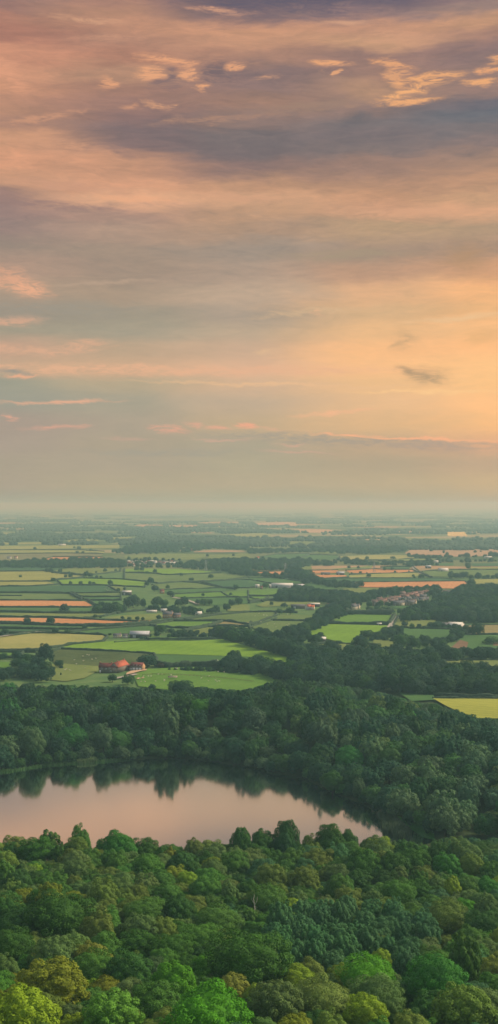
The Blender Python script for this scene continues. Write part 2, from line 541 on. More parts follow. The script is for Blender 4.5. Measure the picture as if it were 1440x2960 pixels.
def build_world():
    w = bpy.data.worlds.new('World')
    scn.world = w
    w.use_nodes = True
    T = w.node_tree
    T.nodes.clear()
    N = lambda typ, **kw: (lambda nd: ([setattr(nd, k, v) for k, v in kw.items()], nd)[1])(T.nodes.new(typ))
    L = T.links.new

    def math_(op, a, b=None, c=None, clamp=False):
        nd = N('ShaderNodeMath', operation=op, use_clamp=clamp)
        for i, v in enumerate((a, b, c)):
            if v is None: continue
            if isinstance(v, (int, float)): nd.inputs[i].default_value = v
            else: L(v, nd.inputs[i])
        return nd.outputs[0]

    tc = N('ShaderNodeTexCoord')
    sp = N('ShaderNodeSeparateXYZ'); L(tc.outputs['Generated'], sp.inputs[0])
    X, Y, Z = sp.outputs
    az = math_('ARCTAN2', X, Y)
    hyp = math_('SQRT', math_('ADD', math_('MULTIPLY', X, X), math_('MULTIPLY', Y, Y)))
    el = math_('DIVIDE', Z, math_('MAXIMUM', hyp, 0.02))
    # cloud coordinates: thousands of photograph pixels, but in true directions of the sky
    cx = math_('MULTIPLY', math_('TANGENT', math_('MULTIPLY', math_('MINIMUM', math_('MAXIMUM', az, -1.2), 1.2), 1.0)), 3.6)
    cy = math_('MULTIPLY', math_('MULTIPLY', el, 3.6), 1.0)
    cc = N('ShaderNodeCombineXYZ'); L(cx, cc.inputs[0]); L(cy, cc.inputs[1])

    def nz(scale, det, st, rough=.6, dist=0.0, rot=0.0):
        mp = N('ShaderNodeMapping'); mp.inputs['Scale'].default_value = st; mp.inputs['Rotation'].default_value = (0, 0, rot)
        L(cc.outputs[0], mp.inputs[0])
        t = N('ShaderNodeTexNoise'); t.inputs['Scale'].default_value = scale; t.inputs['Detail'].default_value = det
        t.inputs['Roughness'].default_value = rough; t.inputs['Distortion'].default_value = dist
        L(mp.outputs[0], t.inputs['Vector'])
        return t
    hi = N('ShaderNodeMapRange', interpolation_type='SMOOTHSTEP')
    hi.inputs['From Min'].default_value = .25; hi.inputs['From Max'].default_value = .95; hi.inputs['To Min'].default_value = .25; hi.inputs['To Max'].default_value = 1
    L(cy, hi.inputs['Value'])
    w1 = nz(1.6, 4, (1, 4.2, 1), .55, .4, .07)
    w2 = nz(6.0, 5, (1, 4.0, 1), .6, .6, .1)
    d1 = math_('MULTIPLY', math_('SUBTRACT', w1.outputs['Fac'], .5), .10)
    d2 = math_('MULTIPLY', math_('SUBTRACT', w2.outputs['Fac'], .5), .07)
    dd = math_('MULTIPLY', math_('ADD', d1, d2), hi.outputs[0])
    cyw = math_('ADD', cy, dd)
    t = math_('DIVIDE', cyw, 1.457, clamp=True)
    cols = []
    for k in range(5):
        r = N('ShaderNodeValToRGB')
        st = []
        for row, cs in zip(SKY_ROWS, SKY_TAB):
            c = cs[k]
            if 730 <= row <= 1200 and k >= 2: c = (c[0], c[1] - 2, c[2] + 5)
            if 850 <= row <= 1290 and k >= 3: c = (min(255, c[0] + 8), c[1] + 3, c[2])
            if 560 <= row <= 700 and k <= 1: c = (c[0] + 10, c[1] + 8, c[2] + 5)
            if row <= 480: c = (c[0] + 4, c[1] + 2, c[2])
            st.append(((1457 - row) / 1457.0, lin(c)))
        st.sort()
        ramp(r, st)
        r.color_ramp.interpolation = 'B_SPLINE' if False else 'EASE'
        L(t, r.inputs[0])
        cols.append(r.outputs[0])
    azw = math_('ADD', az, math_('MULTIPLY', math_('SUBTRACT', w1.outputs['Fac'], .5), .12))
    cur = cols[0]
    for k in range(1, 5):
        mr = N('ShaderNodeMapRange', interpolation_type='SMOOTHSTEP')
        mr.inputs['From Min'].default_value = SKY_COLS[k - 1]; mr.inputs['From Max'].default_value = SKY_COLS[k]
        L(azw, mr.inputs['Value'])
        mx = N('ShaderNodeMix', data_type='RGBA')
        L(mr.outputs[0], mx.inputs['Factor']); L(cur, mx.inputs[6]); L(cols[k], mx.inputs[7])
        cur = mx.outputs[2]
    # fine streaked texture of the high cloud
    f1 = nz(3.0, 8, (1, 3.6, 1), .62, 1.1, .06)
    f2 = nz(10.0, 8, (1, 5.0, 1), .68, 1.0, .12)
    fs = math_('ADD', math_('MULTIPLY', math_('SUBTRACT', f1.outputs['Fac'], .5), .6), math_('MULTIPLY', math_('SUBTRACT', f2.outputs['Fac'], .5), .6))
    fs = math_('MULTIPLY', fs, hi.outputs[0])
    # lighter strands are also pinker, darker ones greyer
    gain = N('ShaderNodeCombineColor')
    for i, a in enumerate((1.0, .72, .5)):
        L(math_('ADD', math_('MULTIPLY', fs, a), 1.0), gain.inputs[i])
    mul = N('ShaderNodeMix', data_type='RGBA', blend_type='MULTIPLY'); mul.inputs['Factor'].default_value = 1
    L(cur, mul.inputs[6]); L(gain.outputs[0], mul.inputs[7])
    cur = mul.outputs[2]
    # wisps
    wv = nz(7.0, 6, (1, 2.6, 1), .65, .8)
    wo = N('ShaderNodeVectorMath', operation='SUBTRACT'); L(wv.outputs['Color'], wo.inputs[0]); wo.inputs[1].default_value = (.5, .5, .5)
    ws = N('ShaderNodeVectorMath', operation='MULTIPLY'); L(wo.outputs[0], ws.inputs[0]); ws.inputs[1].default_value = (.17, .045, 0)
    wc = N('ShaderNodeVectorMath', operation='ADD'); L(cc.outputs[0], wc.inputs[0]); L(ws.outputs[0], wc.inputs[1])
    brk = nz(12.0, 8, (1, 4.5, 1), .72, 1.8, .16)
    bk = math_('MULTIPLY', math_('SUBTRACT', brk.outputs['Fac'], .5), 3.2)
    fl = N('ShaderNodeMapRange'); fl.inputs['From Min'].default_value = .36; fl.inputs['From Max'].default_value = .64
    fl.inputs['To Min'].default_value = .22; fl.inputs['To Max'].default_value = 1.75
    L(brk.outputs['Fac'], fl.inputs['Value'])
    fil = fl.outputs[0]
    fil2 = math_('ADD', math_('MULTIPLY', fil, .45), .55)
    for (px, py, rx, ry, an, c, soft) in WISPS:
        mp = N('ShaderNodeMapping', vector_type='TEXTURE')
        mp.inputs['Location'].default_value = ((px - 720) / 1000, (1457 - py) / 1000, 0)
        mp.inputs['Rotation'].default_value = (0, 0, -math.radians(an))
        mp.inputs['Scale'].default_value = (rx * 1.5 / 1000, ry * 1.9 / 1000, 1)
        L(wc.outputs[0], mp.inputs[0])
        g = N('ShaderNodeTexGradient', gradient_type='SPHERICAL'); L(mp.outputs[0], g.inputs[0])
        s = math_('MULTIPLY', g.outputs['Fac'], fil if ry > 6 and not (px > 1150 and py > 700) else fil2)
        mr = N('ShaderNodeMapRange', interpolation_type='SMOOTHSTEP')
        mr.inputs['From Min'].default_value = .0; mr.inputs['From Max'].default_value = .72 + .5 * soft
        mr.inputs['To Max'].default_value = .84 if soft < .65 else .74
        L(s, mr.inputs['Value'])
        mx = N('ShaderNodeMix', data_type='RGBA'); mx.inputs[7].default_value = lin(c) + (1,)
        L(mr.outputs[0], mx.inputs['Factor']); L(cur, mx.inputs[6])
        cur = mx.outputs[2]
    # the rest of the vault: physical sky seen through thin grey cloud
    ns = N('ShaderNodeTexSky', sky_type='NISHITA')
    ns.sun_disc = False; ns.sun_elevation = SUN_EL; ns.sun_rotation = SUN_AZ
    ns.dust_density = 3.0
    sc = N('ShaderNodeMix', data_type='RGBA', blend_type='MULTIPLY'); sc.inputs['Factor'].default_value = 1
    L(ns.outputs[0], sc.inputs[6]); sc.inputs[7].default_value = (NISH, NISH, NISH, 1)
    ad = N('ShaderNodeMix', data_type='RGBA', blend_type='ADD'); ad.inputs['Factor'].default_value = 1
    L(sc.outputs[2], ad.inputs[6]); ad.inputs[7].default_value = VAULT
    up = N('ShaderNodeMapRange', interpolation_type='SMOOTHSTEP')
    up.inputs['From Min'].default_value = 1.55; up.inputs['From Max'].default_value = 3.2
    L(cy, up.inputs['Value'])
    sd = N('ShaderNodeMapRange', interpolation_type='SMOOTHSTEP')
    sd.inputs['From Min'].default_value = .5; sd.inputs['From Max'].default_value = 1.5
    L(math_('ABSOLUTE', az), sd.inputs['Value'])
    fac = math_('MAXIMUM', up.outputs[0], sd.outputs[0])
    fin = N('ShaderNodeMix', data_type='RGBA')
    L(fac, fin.inputs['Factor']); L(cur, fin.inputs[6]); L(ad.outputs[2], fin.inputs[7])
    bg = N('ShaderNodeBackground'); bg.inputs['Strength'].default_value = 1.0
    L(fin.outputs[2], bg.inputs[0])
    out = N('ShaderNodeOutputWorld'); L(bg.outputs[0], out.inputs[0])
    w.cycles.sampling_method = 'MANUAL'
    w.cycles.sample_map_resolution = 1024


NISH = 0.08
VAULT = (.31, .32, .31, 1)
build_world()

sl = bpy.data.lights.new('sun', 'SUN')
sl.energy = 5.0
sl.angle = math.radians(6)
sl.color = (1.0, .85, .62)
so = bpy.data.objects.new('sun', sl)
link(so)
sdir = Vector((math.sin(SUN_AZ) * math.cos(SUN_EL), math.cos(SUN_AZ) * math.cos(SUN_EL), math.sin(SUN_EL)))
so.rotation_euler = sdir.to_track_quat('Z', 'Y').to_euler()

HAZE_D, HAZE_C, HAZE_G = 1.6e-4, (.30, .51, .57, 1), .2
hb = MB().box(-129000, 129000, -59000, 129000, -3.0, 176.0)
ht = NT('hazy_air')
pv = ht.n('ShaderNodeVolumePrincipled')
pv.inputs['Density'].default_value = HAZE_D
pv.inputs['Color'].default_value = HAZE_C
pv.inputs['Anisotropy'].default_value = HAZE_G
pv.inputs['Absorption Color'].default_value = (.55, .15, 0, 1)
ht.l(pv.outputs[0], ht.out.inputs['Volume'])
haze = hb.build('haze', ht.m)
tag(haze, kind='stuff')

# ------------------------------------------------------------------ render settings
scn.view_settings.view_transform = 'Standard'
scn.view_settings.look = 'None'
scn.view_settings.exposure = 0.0
scn.view_settings.gamma = 1.0
scn.render.engine = 'CYCLES'
cy_ = scn.cycles
cy_.use_denoising = True
cy_.denoiser = 'OPENIMAGEDENOISE'
cy_.denoising_input_passes = 'RGB_ALBEDO_NORMAL'
cy_.max_bounces = 5
cy_.diffuse_bounces = 3
cy_.glossy_bounces = 3
cy_.transmission_bounces = 3
cy_.volume_bounces = 2
cy_.transparent_max_bounces = 8
cy_.use_adaptive_sampling = True
cy_.adaptive_threshold = 0.01
cy_.sample_clamp_indirect = 4.0
cy_.caustics_reflective = False
# ------------------------------------------------------------------ tree meshes
def fib_dirs(n, r):
    k = np.arange(n) + r.random()
    z = 1 - 2 * (k % n + .5) / n
    a = k * PI * (3 - math.sqrt(5)) + r.random() * 6
    s = np.sqrt(np.maximum(0, 1 - z * z))
    return np.stack([s * np.cos(a), s * np.sin(a), z], 1)


def unit(v):
    return v / np.maximum(np.linalg.norm(v, axis=1, keepdims=True), 1e-6)


def ico(sub):
    import bmesh
    bm = bmesh.new()
    bmesh.ops.create_icosphere(bm, subdivisions=sub, radius=1)
    V = np.array([v.co[:] for v in bm.verts]); F = np.array([[v.index for v in f.verts] for f in bm.faces])
    bm.free()
    return V, F


def quads(C, Nrm, size, r, elong=1.0, up=None):
    """one leaf spray per point: a four-cornered face round C, facing Nrm"""
    n = len(C)
    rv = r.normal(size=(n, 3))
    if up is not None:
        rv = rv * .35 + np.array(up)
    t = unit(np.cross(Nrm, np.cross(rv, Nrm)))
    b = np.cross(Nrm, t)
    s = size * r.uniform(.6, 1.35, n)[:, None]
    a = t * s * elong; c = b * s * r.uniform(.55, .9, n)[:, None]
    sk = Nrm * s * r.uniform(-.25, .25, n)[:, None]
    V = np.stack([C - a, C + c * r.uniform(.7, 1.1, (n, 1)) + sk, C + a, C - c + sk * .5], 1).reshape(-1, 3)
    F = np.arange(4 * n).reshape(n, 4)
    return V, F


def crown_mesh(name, W, H, z0, nl, per, leaf, seed, style='round', lobe=(.15, .23), flat_=.0):
    r = np.random.default_rng(seed)
    cz = z0 + (H - z0) * .47
    R = np.array([W / 2 * .80, W / 2 * .80, (H - z0) * .5 * .84])
    D = fib_dirs(nl, r)
    D = D[D[:, 2] > -.72]
    # uneven outline: big bulges, a hollow or two
    ph = r.random(6) * 6
    bulge = 1 + .13 * np.sin(2 * np.arctan2(D[:, 1], D[:, 0]) + ph[0]) + .09 * np.sin(3 * np.arctan2(D[:, 1], D[:, 0]) + ph[1]) * (1 - D[:, 2] ** 2) + .10 * np.sin(4 * D[:, 2] + ph[2])
    C = D * R * (bulge * r.uniform(.84, 1.1, len(D)))[:, None]
    C[:, 2] += cz
    rad = W * r.uniform(lobe[0], lobe[1], len(C)) * .72
    LV, LN = [], []
    for c, q, d in zip(C, rad, D):
        n = int(per * (q / (W * .137)) ** 2)
        v = unit(r.normal(size=(n, 3)) + d * .75)
        rr = q * r.uniform(.83, 1.08, n)[:, None]
        if style == 'plume':
            st = np.array([.8, .8, 1.35])
        elif style == 'soft':
            st = np.array([1.0, 1.0, .95])
        elif style == 'birch':
            st = np.array([.75, .75, 1.25])
        else:
            st = np.array([1.08, 1.08, .82])
        sub = .14 * np.sin(v[:, 0] * 7 + ph[3]) * np.sin(v[:, 1] * 7 + ph[4]) * np.sin(v[:, 2] * 6 + ph[5])
        P = c + v * rr * (1 + sub)[:, None] * st
        LV.append(P)
        LN.append(unit(v * 1.0 + d * .35 + r.normal(size=(n, 3)) * .36 + np.array([0, 0, .12])))
    P = np.concatenate(LV); Nn = np.concatenate(LN)
    keep = P[:, 2] > z0 * .6
    P, Nn = P[keep], Nn[keep]
    if style == 'plume':
        V, F = quads(P, Nn, leaf, r, 1.35, up=(0, 0, 1.2))
    elif style == 'birch':
        V, F = quads(P, Nn, leaf, r, 1.25, up=(0, 0, -1.0))
    else:
        V, F = quads(P, Nn, leaf, r)
    # inner foliage mass so that the crown is not see-through
    IV, IF = ico(3)
    dd = unit(IV)
    nb = np.ones(len(IV))
    for c, q in zip(C, rad):
        rel = (c - np.array([0, 0, cz])) / R
        k = unit(rel[None, :])[0]
        nb += .14 * np.exp(-((1 - dd @ k) / .05))
    CV = dd * R * (nb * .70)[:, None] + np.array([0, 0, cz])
    tri = IF
    F4 = np.concatenate([F, np.column_stack([tri + len(V), tri[:, 2] + len(V)])]) if False else None
    Vall = np.concatenate([V, CV])
    me = bpy.data.meshes.new(name)
    me.vertices.add(len(Vall)); me.vertices.foreach_set('co', Vall.astype(np.float32).ravel())
    nq, ntri = len(F), len(tri)
    li = np.concatenate([F.ravel(), (tri + len(V)).ravel()]).astype(np.int32)
    me.loops.add(len(li)); me.loops.foreach_set('vertex_index', li)
    ls = np.concatenate([np.arange(nq) * 4, nq * 4 + np.arange(ntri) * 3]).astype(np.int32)
    me.polygons.add(nq + ntri); me.polygons.foreach_set('loop_start', ls)
    me.materials.append(M['leaf'])
    me.update(calc_edges=True)
    me['W'] = W; me['H'] = H
    return me


def trunk_mesh(name, H, z0, W, mat, seed, tall=.75):
    r = random.Random(seed)
    mb = MB()
    t = W * .026 + .08
    mb.tube([(0, 0, -1.2), (r.uniform(-.1, .1), 0, z0), (r.uniform(-.3, .3), r.uniform(-.3, .3), H * .5), (r.uniform(-.5, .5), r.uniform(-.4, .4), H * tall)], [t * 1.5, t, t * .6, t * .15], 7)
    for i in range(5):
        a = i * 1.26 + r.uniform(-.4, .4)
        zz = z0 + (H - z0) * r.uniform(.05, .35)
        e = (math.cos(a) * W * .33, math.sin(a) * W * .33, zz + (H - z0) * .3)
        m_ = (math.cos(a) * W * .15, math.sin(a) * W * .15, zz + (H - z0) * .12)
        mb.tube([(0, 0, zz), m_, e], [t * .5, t * .35, t * .1], 5)
    return mb.mesh(name, mat)


SP = {}
def species(key, n, W, H, z0, nl, per, leaf, style, bark, lobe=(.15, .23)):
    SP[key] = [(crown_mesh('crown', W, H, z0, nl, per, leaf, 100 * len(SP) + i, style, lobe),
                trunk_mesh('trunk', H, z0, W, bark, i + 50 * len(SP))) for i in range(n)]


species('oak', 4, 12, 12.0, 1.6, 52, 400, .195, 'round', M['bark'], (.13, .23))
species('big_oak', 2, 18, 16.5, 2.2, 84, 460, .22, 'round', M['bark'], (.09, .17))
species('ash', 3, 11, 12.4, 1.7, 54, 380, .19, 'soft', M['bark'], (.12, .21))
species('poplar', 3, 8, 11.5, 1.0, 64, 260, .18, 'plume', M['bark'], (.10, .17))
species('birch', 2, 7, 12.0, 1.5, 60, 170, .20, 'birch', M['pale_bark'], (.12, .2))
species('mid', 4, 12, 11.5, 1.0, 42, 70, .42, 'round', M['bark'], (.13, .22))
species('midtall', 2, 9, 12.5, 1.0, 40, 64, .40, 'birch', M['bark'], (.13, .22))
species('field', 3, 12, 10.5, 1.9, 34, 60, .46, 'round', M['bark'], (.14, .24))

PAL0 = {  # leaf colours; darkteal also holds the bluish tint of distance haze
 'deepgreen': (.040, .095, .020), 'dark': (.034, .082, .028), 'green': (.062, .14, .032), 'midgreen': (.062, .125, .034),
 'olive': (.115, .145, .045), 'oliveyellow': (.15, .165, .022), 'yellow': (.20, .235, .022), 'yellowgreen': (.17, .21, .028),
 'brightgreen': (.078, .205, .016), 'vividgreen': (.045, .15, .035), 'lightgreen': (.11, .21, .045), 'greygreen': (.095, .135, .065),
 'bluegrey': (.06, .10, .06), 'rust': (.15, .165, .04), 'teal': (.055, .125, .085), 'paleolive': (.15, .17, .065), 'copper': (.035, .02, .025),
 'darkteal': (.026, .07, .038),
}
PAL = {}
for _k, (_r, _g, _b) in PAL0.items():
    PAL[_k] = (_r * 1.22 * (.86 if _r < _g * .9 else .95), _g * 1.34, _b * .66)
COLWORD = {'deepgreen': 'deep green', 'dark': 'dark green', 'green': 'mid green', 'midgreen': 'soft green', 'olive': 'olive', 'oliveyellow': 'olive yellow',
 'yellow': 'yellow', 'yellowgreen': 'yellow-green', 'brightgreen': 'bright green', 'vividgreen': 'fresh green', 'lightgreen': 'light green', 'greygreen': 'grey-green',
 'bluegrey': 'blue-grey', 'rust': 'rusty olive', 'teal': 'blue-green', 'paleolive': 'pale olive', 'copper': 'dark copper', 'darkteal': 'dark blue-green'}


def add_tree(x, y, W, sp, colour, rz, name='broadleaf_tree', asp=1.0, z=None, parts=True):
    cm, tm = SP[sp][int(abs(x * 7.3 + y * 3.1)) % len(SP[sp])]
    s = W / cm['W']
    if z is None: z = tz(x, y)
    root = empty(name, (x, y, z - .1), rz)
    root.scale = (s, s, s * asp)
    c = mobj('crown', cm, root)
    c.color = tuple(colour) + (1,)
    if parts:
        mobj('trunk', tm, root)
    return root


def jit(c, a=.12):
    k = 1 + random.uniform(-a, a)
    return tuple(v * k * (1 + random.uniform(-a * .6, a * .6)) for v in c)


# heroes: pixel column of the crown's middle, row of its top, width in pixels, species, colour, aspect, label
HEROES = [
 (167,2556,205,'oak','deepgreen',.9,'broad deep green oak crown, the widest on the slope above the olive-yellow tree'),
 (282,2632,115,'ash','olive',1.05,'olive tree leaning against the broad deep green oak on its shaded side'),
 (52,2618,150,'oak','dark',.85,'dark blunt-topped tree at the picture edge below the broad deep green oak'),
 (30,2672,150,'oak','deepgreen',.9,'deep green tree at the very edge of the picture above the yellow corner tree'),
 (157,2695,125,'ash','greygreen',1.0,'grey-green feathery tree between the broad deep oak and the olive-yellow tree'),
 (150,2768,195,'ash','oliveyellow',.85,'large olive-yellow tree just behind the bright yellow corner tree'),
 (62,2842,215,'ash','yellow',.9,'bright yellow-leaved tree filling the bottom corner of the wood'),
 (8,2906,80,'oak','brightgreen',1.0,'vivid green sprig of a tree cut by the corner below the yellow tree'),
 (272,2736,150,'oak','green',.95,'mid green round tree right beside the large olive-yellow tree'),
 (368,2752,135,'oak','dark',1.0,'dark green tree between the mid green round tree and the huge bright green one'),
 (398,2692,115,'oak','deepgreen',.85,'deep green low dome above the blue-grey round tree'),
 (500,2688,135,'oak','deepgreen',.8,'deep green wide dome next to the small twin dome above the bright green trees'),
 (437,2766,78,'oak','bluegrey',.95,'small blue-grey round tree above the huge bright green tree'),
 (470,2738,88,'oak','green',.95,'mid green tree peeping out just behind the blue-grey round tree'),
 (500,2778,150,'ash','brightgreen',.95,'bright green ragged tree behind the huge bright green tree'),
 (603,2752,100,'oak','brightgreen',.95,'bright green dome by itself above the huge bright green tree'),
 (600,2822,255,'oak','brightgreen',.9,'huge bright green tree at the bottom middle of the wood'),
 (448,2838,155,'oak','midgreen',.95,'soft green tree against the flank of the huge bright green tree'),
 (322,2858,170,'ash','lightgreen',.95,'light green leafy tree at the bottom between the yellow and huge bright green trees'),
 (206,2898,95,'ash','greygreen',1.0,'grey-green bush-like tree at the bottom beside the yellow corner tree'),
 (213,2928,95,'ash','yellow',1.0,'small yellow tree on the bottom edge under the grey-green bushy one'),
 (718,2676,245,'oak','deepgreen',.85,'great deep green dome standing between the poplar grove and the bright green trees'),
 (672,2808,100,'ash','rust',.95,'rusty olive tree tucked under the great deep green dome'),
 (630,2608,140,'oak','midgreen',.8,'soft green wide oak up the slope from the great deep green dome'),
 (578,2658,130,'oak','green',.8,'mid green oak just below the soft green wide oak'),
 (420,2588,120,'oak','midgreen',.8,'soft green oak in the middle of the slope with olive neighbours'),
 (516,2582,98,'ash','dark',.95,'dark narrow-topped tree left of the soft green wide oak'),
 (405,2634,120,'ash','greygreen',.9,'grey-green tree under the soft green mid-slope oak'),
 (470,2650,100,'ash','olive',.95,'olive fluffy tree above the deep green wide dome'),
 (598,2532,100,'oak','green',.85,'mid green tree with a slanting shaded side high on the slope'),
 (300,2540,95,'ash','olive',.95,'olive round tree behind the broad deep green oak'),
 (1064,2750,172,'oak','brightgreen',.9,'bright green broad tree in front of the poplar grove'),
 (1262,2738,192,'oak','vividgreen',1.0,'round fresh green tree, the tallest single crown at the end of the poplar grove'),
 (1346,2692,92,'birch','midgreen',1.3,'slender pale birch behind the round fresh green tree'),
 (1086,2800,155,'oak','greygreen',.95,'grey-green tree shading the side of the bright green broad tree'),
 (930,2812,195,'oak','paleolive',.85,'broad pale olive tree full of flower in the lower wood'),
 (800,2824,150,'ash','greygreen',.95,'grey-green tree beside the broad pale olive tree'),
 (858,2792,118,'oak','yellowgreen',.8,'yellow-green cap of a tree rising behind the broad pale olive tree'),
 (1056,2876,125,'oak','yellow',.95,'golden yellow tree low down below the bright green broad tree'),
 (1040,2848,62,'ash','rust',1.0,'small rusty tree just behind the golden yellow tree'),
 (1130,2868,95,'ash','greygreen',1.0,'small grey-green tree beside the golden yellow tree'),
 (850,2926,135,'ash','oliveyellow',.95,'olive-yellow tree cut by the bottom edge below the pale olive tree'),
 (742,2896,80,'oak','brightgreen',1.0,'small bright green tree at the bottom next to the olive-yellow one'),
 (745,2838,92,'ash','yellowgreen',1.0,'yellow-green tree under the rusty olive tree'),
 (1300,2594,135,'oak','olive',.85,'olive rounded tree above the round fresh green tree'),
 (1346,2598,66,'oak','brightgreen',.9,'small bright green top beside the olive rounded tree'),
 (1272,2640,82,'oak','yellowgreen',.9,'small yellow-green tree under the olive rounded tree'),
 (1155,2532,112,'oak','green',.9,'mid green tree high on the slope behind the poplar grove'),
 (1405,2618,120,'oak','dark',.95,'dark tree at the edge of the picture above the pale birch'),
 (1340,2836,170,'ash','olive',.95,'olive tree with yellowing tips below the round fresh green tree'),
 (1426,2758,100,'ash','rust',.95,'rusty grey tree on the edge of the picture below the pale birch'),
 (1400,2862,150,'oak','greygreen',.95,'grey-green tree in the bottom corner beside the olive tree'),
 (1190,2922,135,'ash','olive',.95,'olive tree cut by the bottom edge under the round fresh green tree'),
 (960,2925,120,'ash','olive',.95,'dull olive tree at the bottom edge beside the golden yellow tree'),
 (560,2925,120,'oak','green',.95,'mid green tree peering from under the huge bright green tree'),
 (775,2550,122,'oak','midgreen',.85,'soft green tree on the shoulder above the poplar grove'),
 (842,2590,66,'ash','yellowgreen',.9,'small yellow-green tree at the top of the poplar grove'),
 (882,2500,92,'ash','olive',.95,'olive tree with a drooping crown high above the poplar grove'),
 (780,2494,92,'ash','olive',.95,'olive tree on the high slope beside the olive drooping one'),
]
SHORE_HEROES = [
 (336,2402,95,'oak','vividgreen',.95,'fresh green round tree standing on the near shore against the lake'),
 (418,2424,72,'oak','deepgreen',.9,'deep green round tree on the near shore beside the fresh green one'),
 (232,2390,62,'ash','green',1.1,'leafy tree with a forked top on the near shore against the pale water'),
 (105,2432,100,'oak','deepgreen',.9,'deep green tree just below the near shore under the wide water'),
 (757,2352,46,'birch','dark',1.7,'tall dark slender tree sticking up into the lake reflection'),
 (830,2362,64,'ash','dark',1.3,'tall dark pointed tree next to the slender one on the near shore'),
 (697,2384,60,'ash','dark',1.1,'dark tree on the near shore beside the tall slender one'),
 (955,2388,82,'oak','deepgreen',.95,'deep green dome on the near shore at the narrow end of the lake'),
 (1006,2398,56,'oak','dark',1.0,'small dark tree beside the deep green dome on the near shore'),
 (822,2405,52,'oak','darkteal',1.0,'small blue-dark tree under the tall dark pointed tree'),
 (560,2425,62,'ash','olive',1.1,'thin-leaved olive tree on the near shore in the middle of the lake'),
]
FAR_HEROES = [
 (1016,2148,92,'oak','vividgreen',.95,'fresh green round tree on the far bank, brightest above the narrow end of the lake'),
 (962,2228,64,'oak','green',1.0,'mid green bushy tree overhanging the far shore of the lake'),
 (207,2084,92,'oak','vividgreen',1.0,'fresh green tall tree on the far bank by the reed strip'),
 (340,2098,80,'oak','green',1.0,'mid green tree on the far bank beyond the reeds'),
 (578,2014,60,'oak','brightgreen',1.0,'bright green tree top in the dark wood under the sheep pasture'),
 (522,1960,70,'oak','darkteal',.85,'dark domed tree at the top of the wood touching the sheep pasture'),
 (1130,2160,66,'oak','midgreen',1.0,'soft green tree on the hillside right of the fresh green round tree'),
 (300,2095,70,'ash','greygreen',1.1,'grey-green tree at the water edge beyond the lake'),
 (90,2098,80,'ash','greygreen',1.1,'grey-green tree on the far bank near the edge of the picture'),
 (860,2130,70,'oak','darkteal',1.0,'dark blue-green tree over the dark reflection in the lake'),
]
GROVE = []
for row, (gy, xs_) in enumerate([(2592, [880, 945, 1010, 1075, 1140]), (2622, [815, 870, 930, 990, 1050, 1112, 1175, 1225]), (2655, [790, 850, 915, 975, 1040, 1105, 1165, 1230]), (2690, [810, 870, 935, 1000, 1065, 1130, 1190]), (2722, [850, 905, 965, 1160, 1180])]):
    for gx in xs_:
        GROVE.append((gx + random.uniform(-8, 8), gy + random.uniform(-6, 6), random.uniform(74, 92)))

placed = []          # x, y, radius, px, top row, width px, hero?


def solve(px, py, wpx, asp, dmin=110, dmax=900):
    best = None
    prev = None
    D = dmax
    while D > dmin:
        x = (px - 720) / FPX * D
        z = tz(x, D); W = wpx * D / FPX
        t = proj(x, D, z + W * asp)[1]
        if prev is not None and (prev - py) * (t - py) <= 0 and z > -.5:
            return x, D, W
        prev = t
        D -= 1.5
    return None


trees = []   # dict(x,y,W,sp,col,asp,label,group)
def hero_list(lst, dmin, dmax, force=None):
    for (px, py, w, sp, col, asp, lab) in lst:
        cm = SP[sp][0][0]
        a = asp * cm['H'] / cm['W'] if asp != 1.0 else cm['H'] / cm['W']
        s = solve(px, py, w, a, dmin, dmax)
        if s is None:
            print('hero not placed', px, py, lab); continue
        x, y, W = s
        if sp == 'oak' and W > 12.5: sp = 'big_oak'
        trees.append(dict(x=x, y=y, W=W, sp=sp, col=col, asp=asp, label=lab, group=None, px=px, py=py, w=w, hero=1))


hero_list(HEROES, 120, 505)
for _i, (px, py, w, sp, col, asp, lab) in enumerate(SHORE_HEROES):
    D = 497 + (_i * 5) % 14
    x = (px - 720) / FPX * D; z = tz(x, D); W = w * D / FPX * 1.1
    H = CZ - (py - HOR) / FPX * D - z
    cm = SP[sp][0][0]
    W = max(W, H / 2.0)
    if sp == 'birch': sp = 'ash'
    trees.append(dict(x=x, y=D, W=W, sp=sp, col=col, asp=min(2.6, max(.8, H / W * cm['W'] / cm['H'])), label=lab, group=None, px=px, py=py, w=w, hero=1))
hero_list(FAR_HEROES, 600, 960)
for (px, py, w) in GROVE:
    s = solve(px, py, w, 1.35, 120, 505)
    if s:
        trees.append(dict(x=s[0], y=s[1], W=s[2], sp='poplar' if random.random() < .68 else 'ash', col='teal', asp=random.uniform(.85, 1.15), label='blue-green feathery poplar in the upright grove on the lower slope', group='poplars of the blue-green grove', px=px, py=py, w=w, hero=1))

# canopy skylines of the photograph (column, row): a wood may not stand above them
NEAR_SKY = ([-400,0,100,170,210,280,320,370,430,500,560,600,680,740,800,870,950,1000,1050,1150,1200,1300,1900],
            [2385,2388,2392,2400,2398,2418,2412,2425,2436,2441,2424,2420,2402,2392,2385,2396,2388,2398,2414,2422,2426,2424,2420])
FAR_SKY = ([-400,0,100,200,300,370,420,480,520,570,620,700,740,800,850,950,1050,1120,1200,1260,1330,1370,1440,1900],
           [1974,1974,1976,1980,1985,1986,1990,1996,1990,1984,1992,1996,1985,1966,1962,1974,1990,2006,2030,2034,2060,2074,2078,2080])


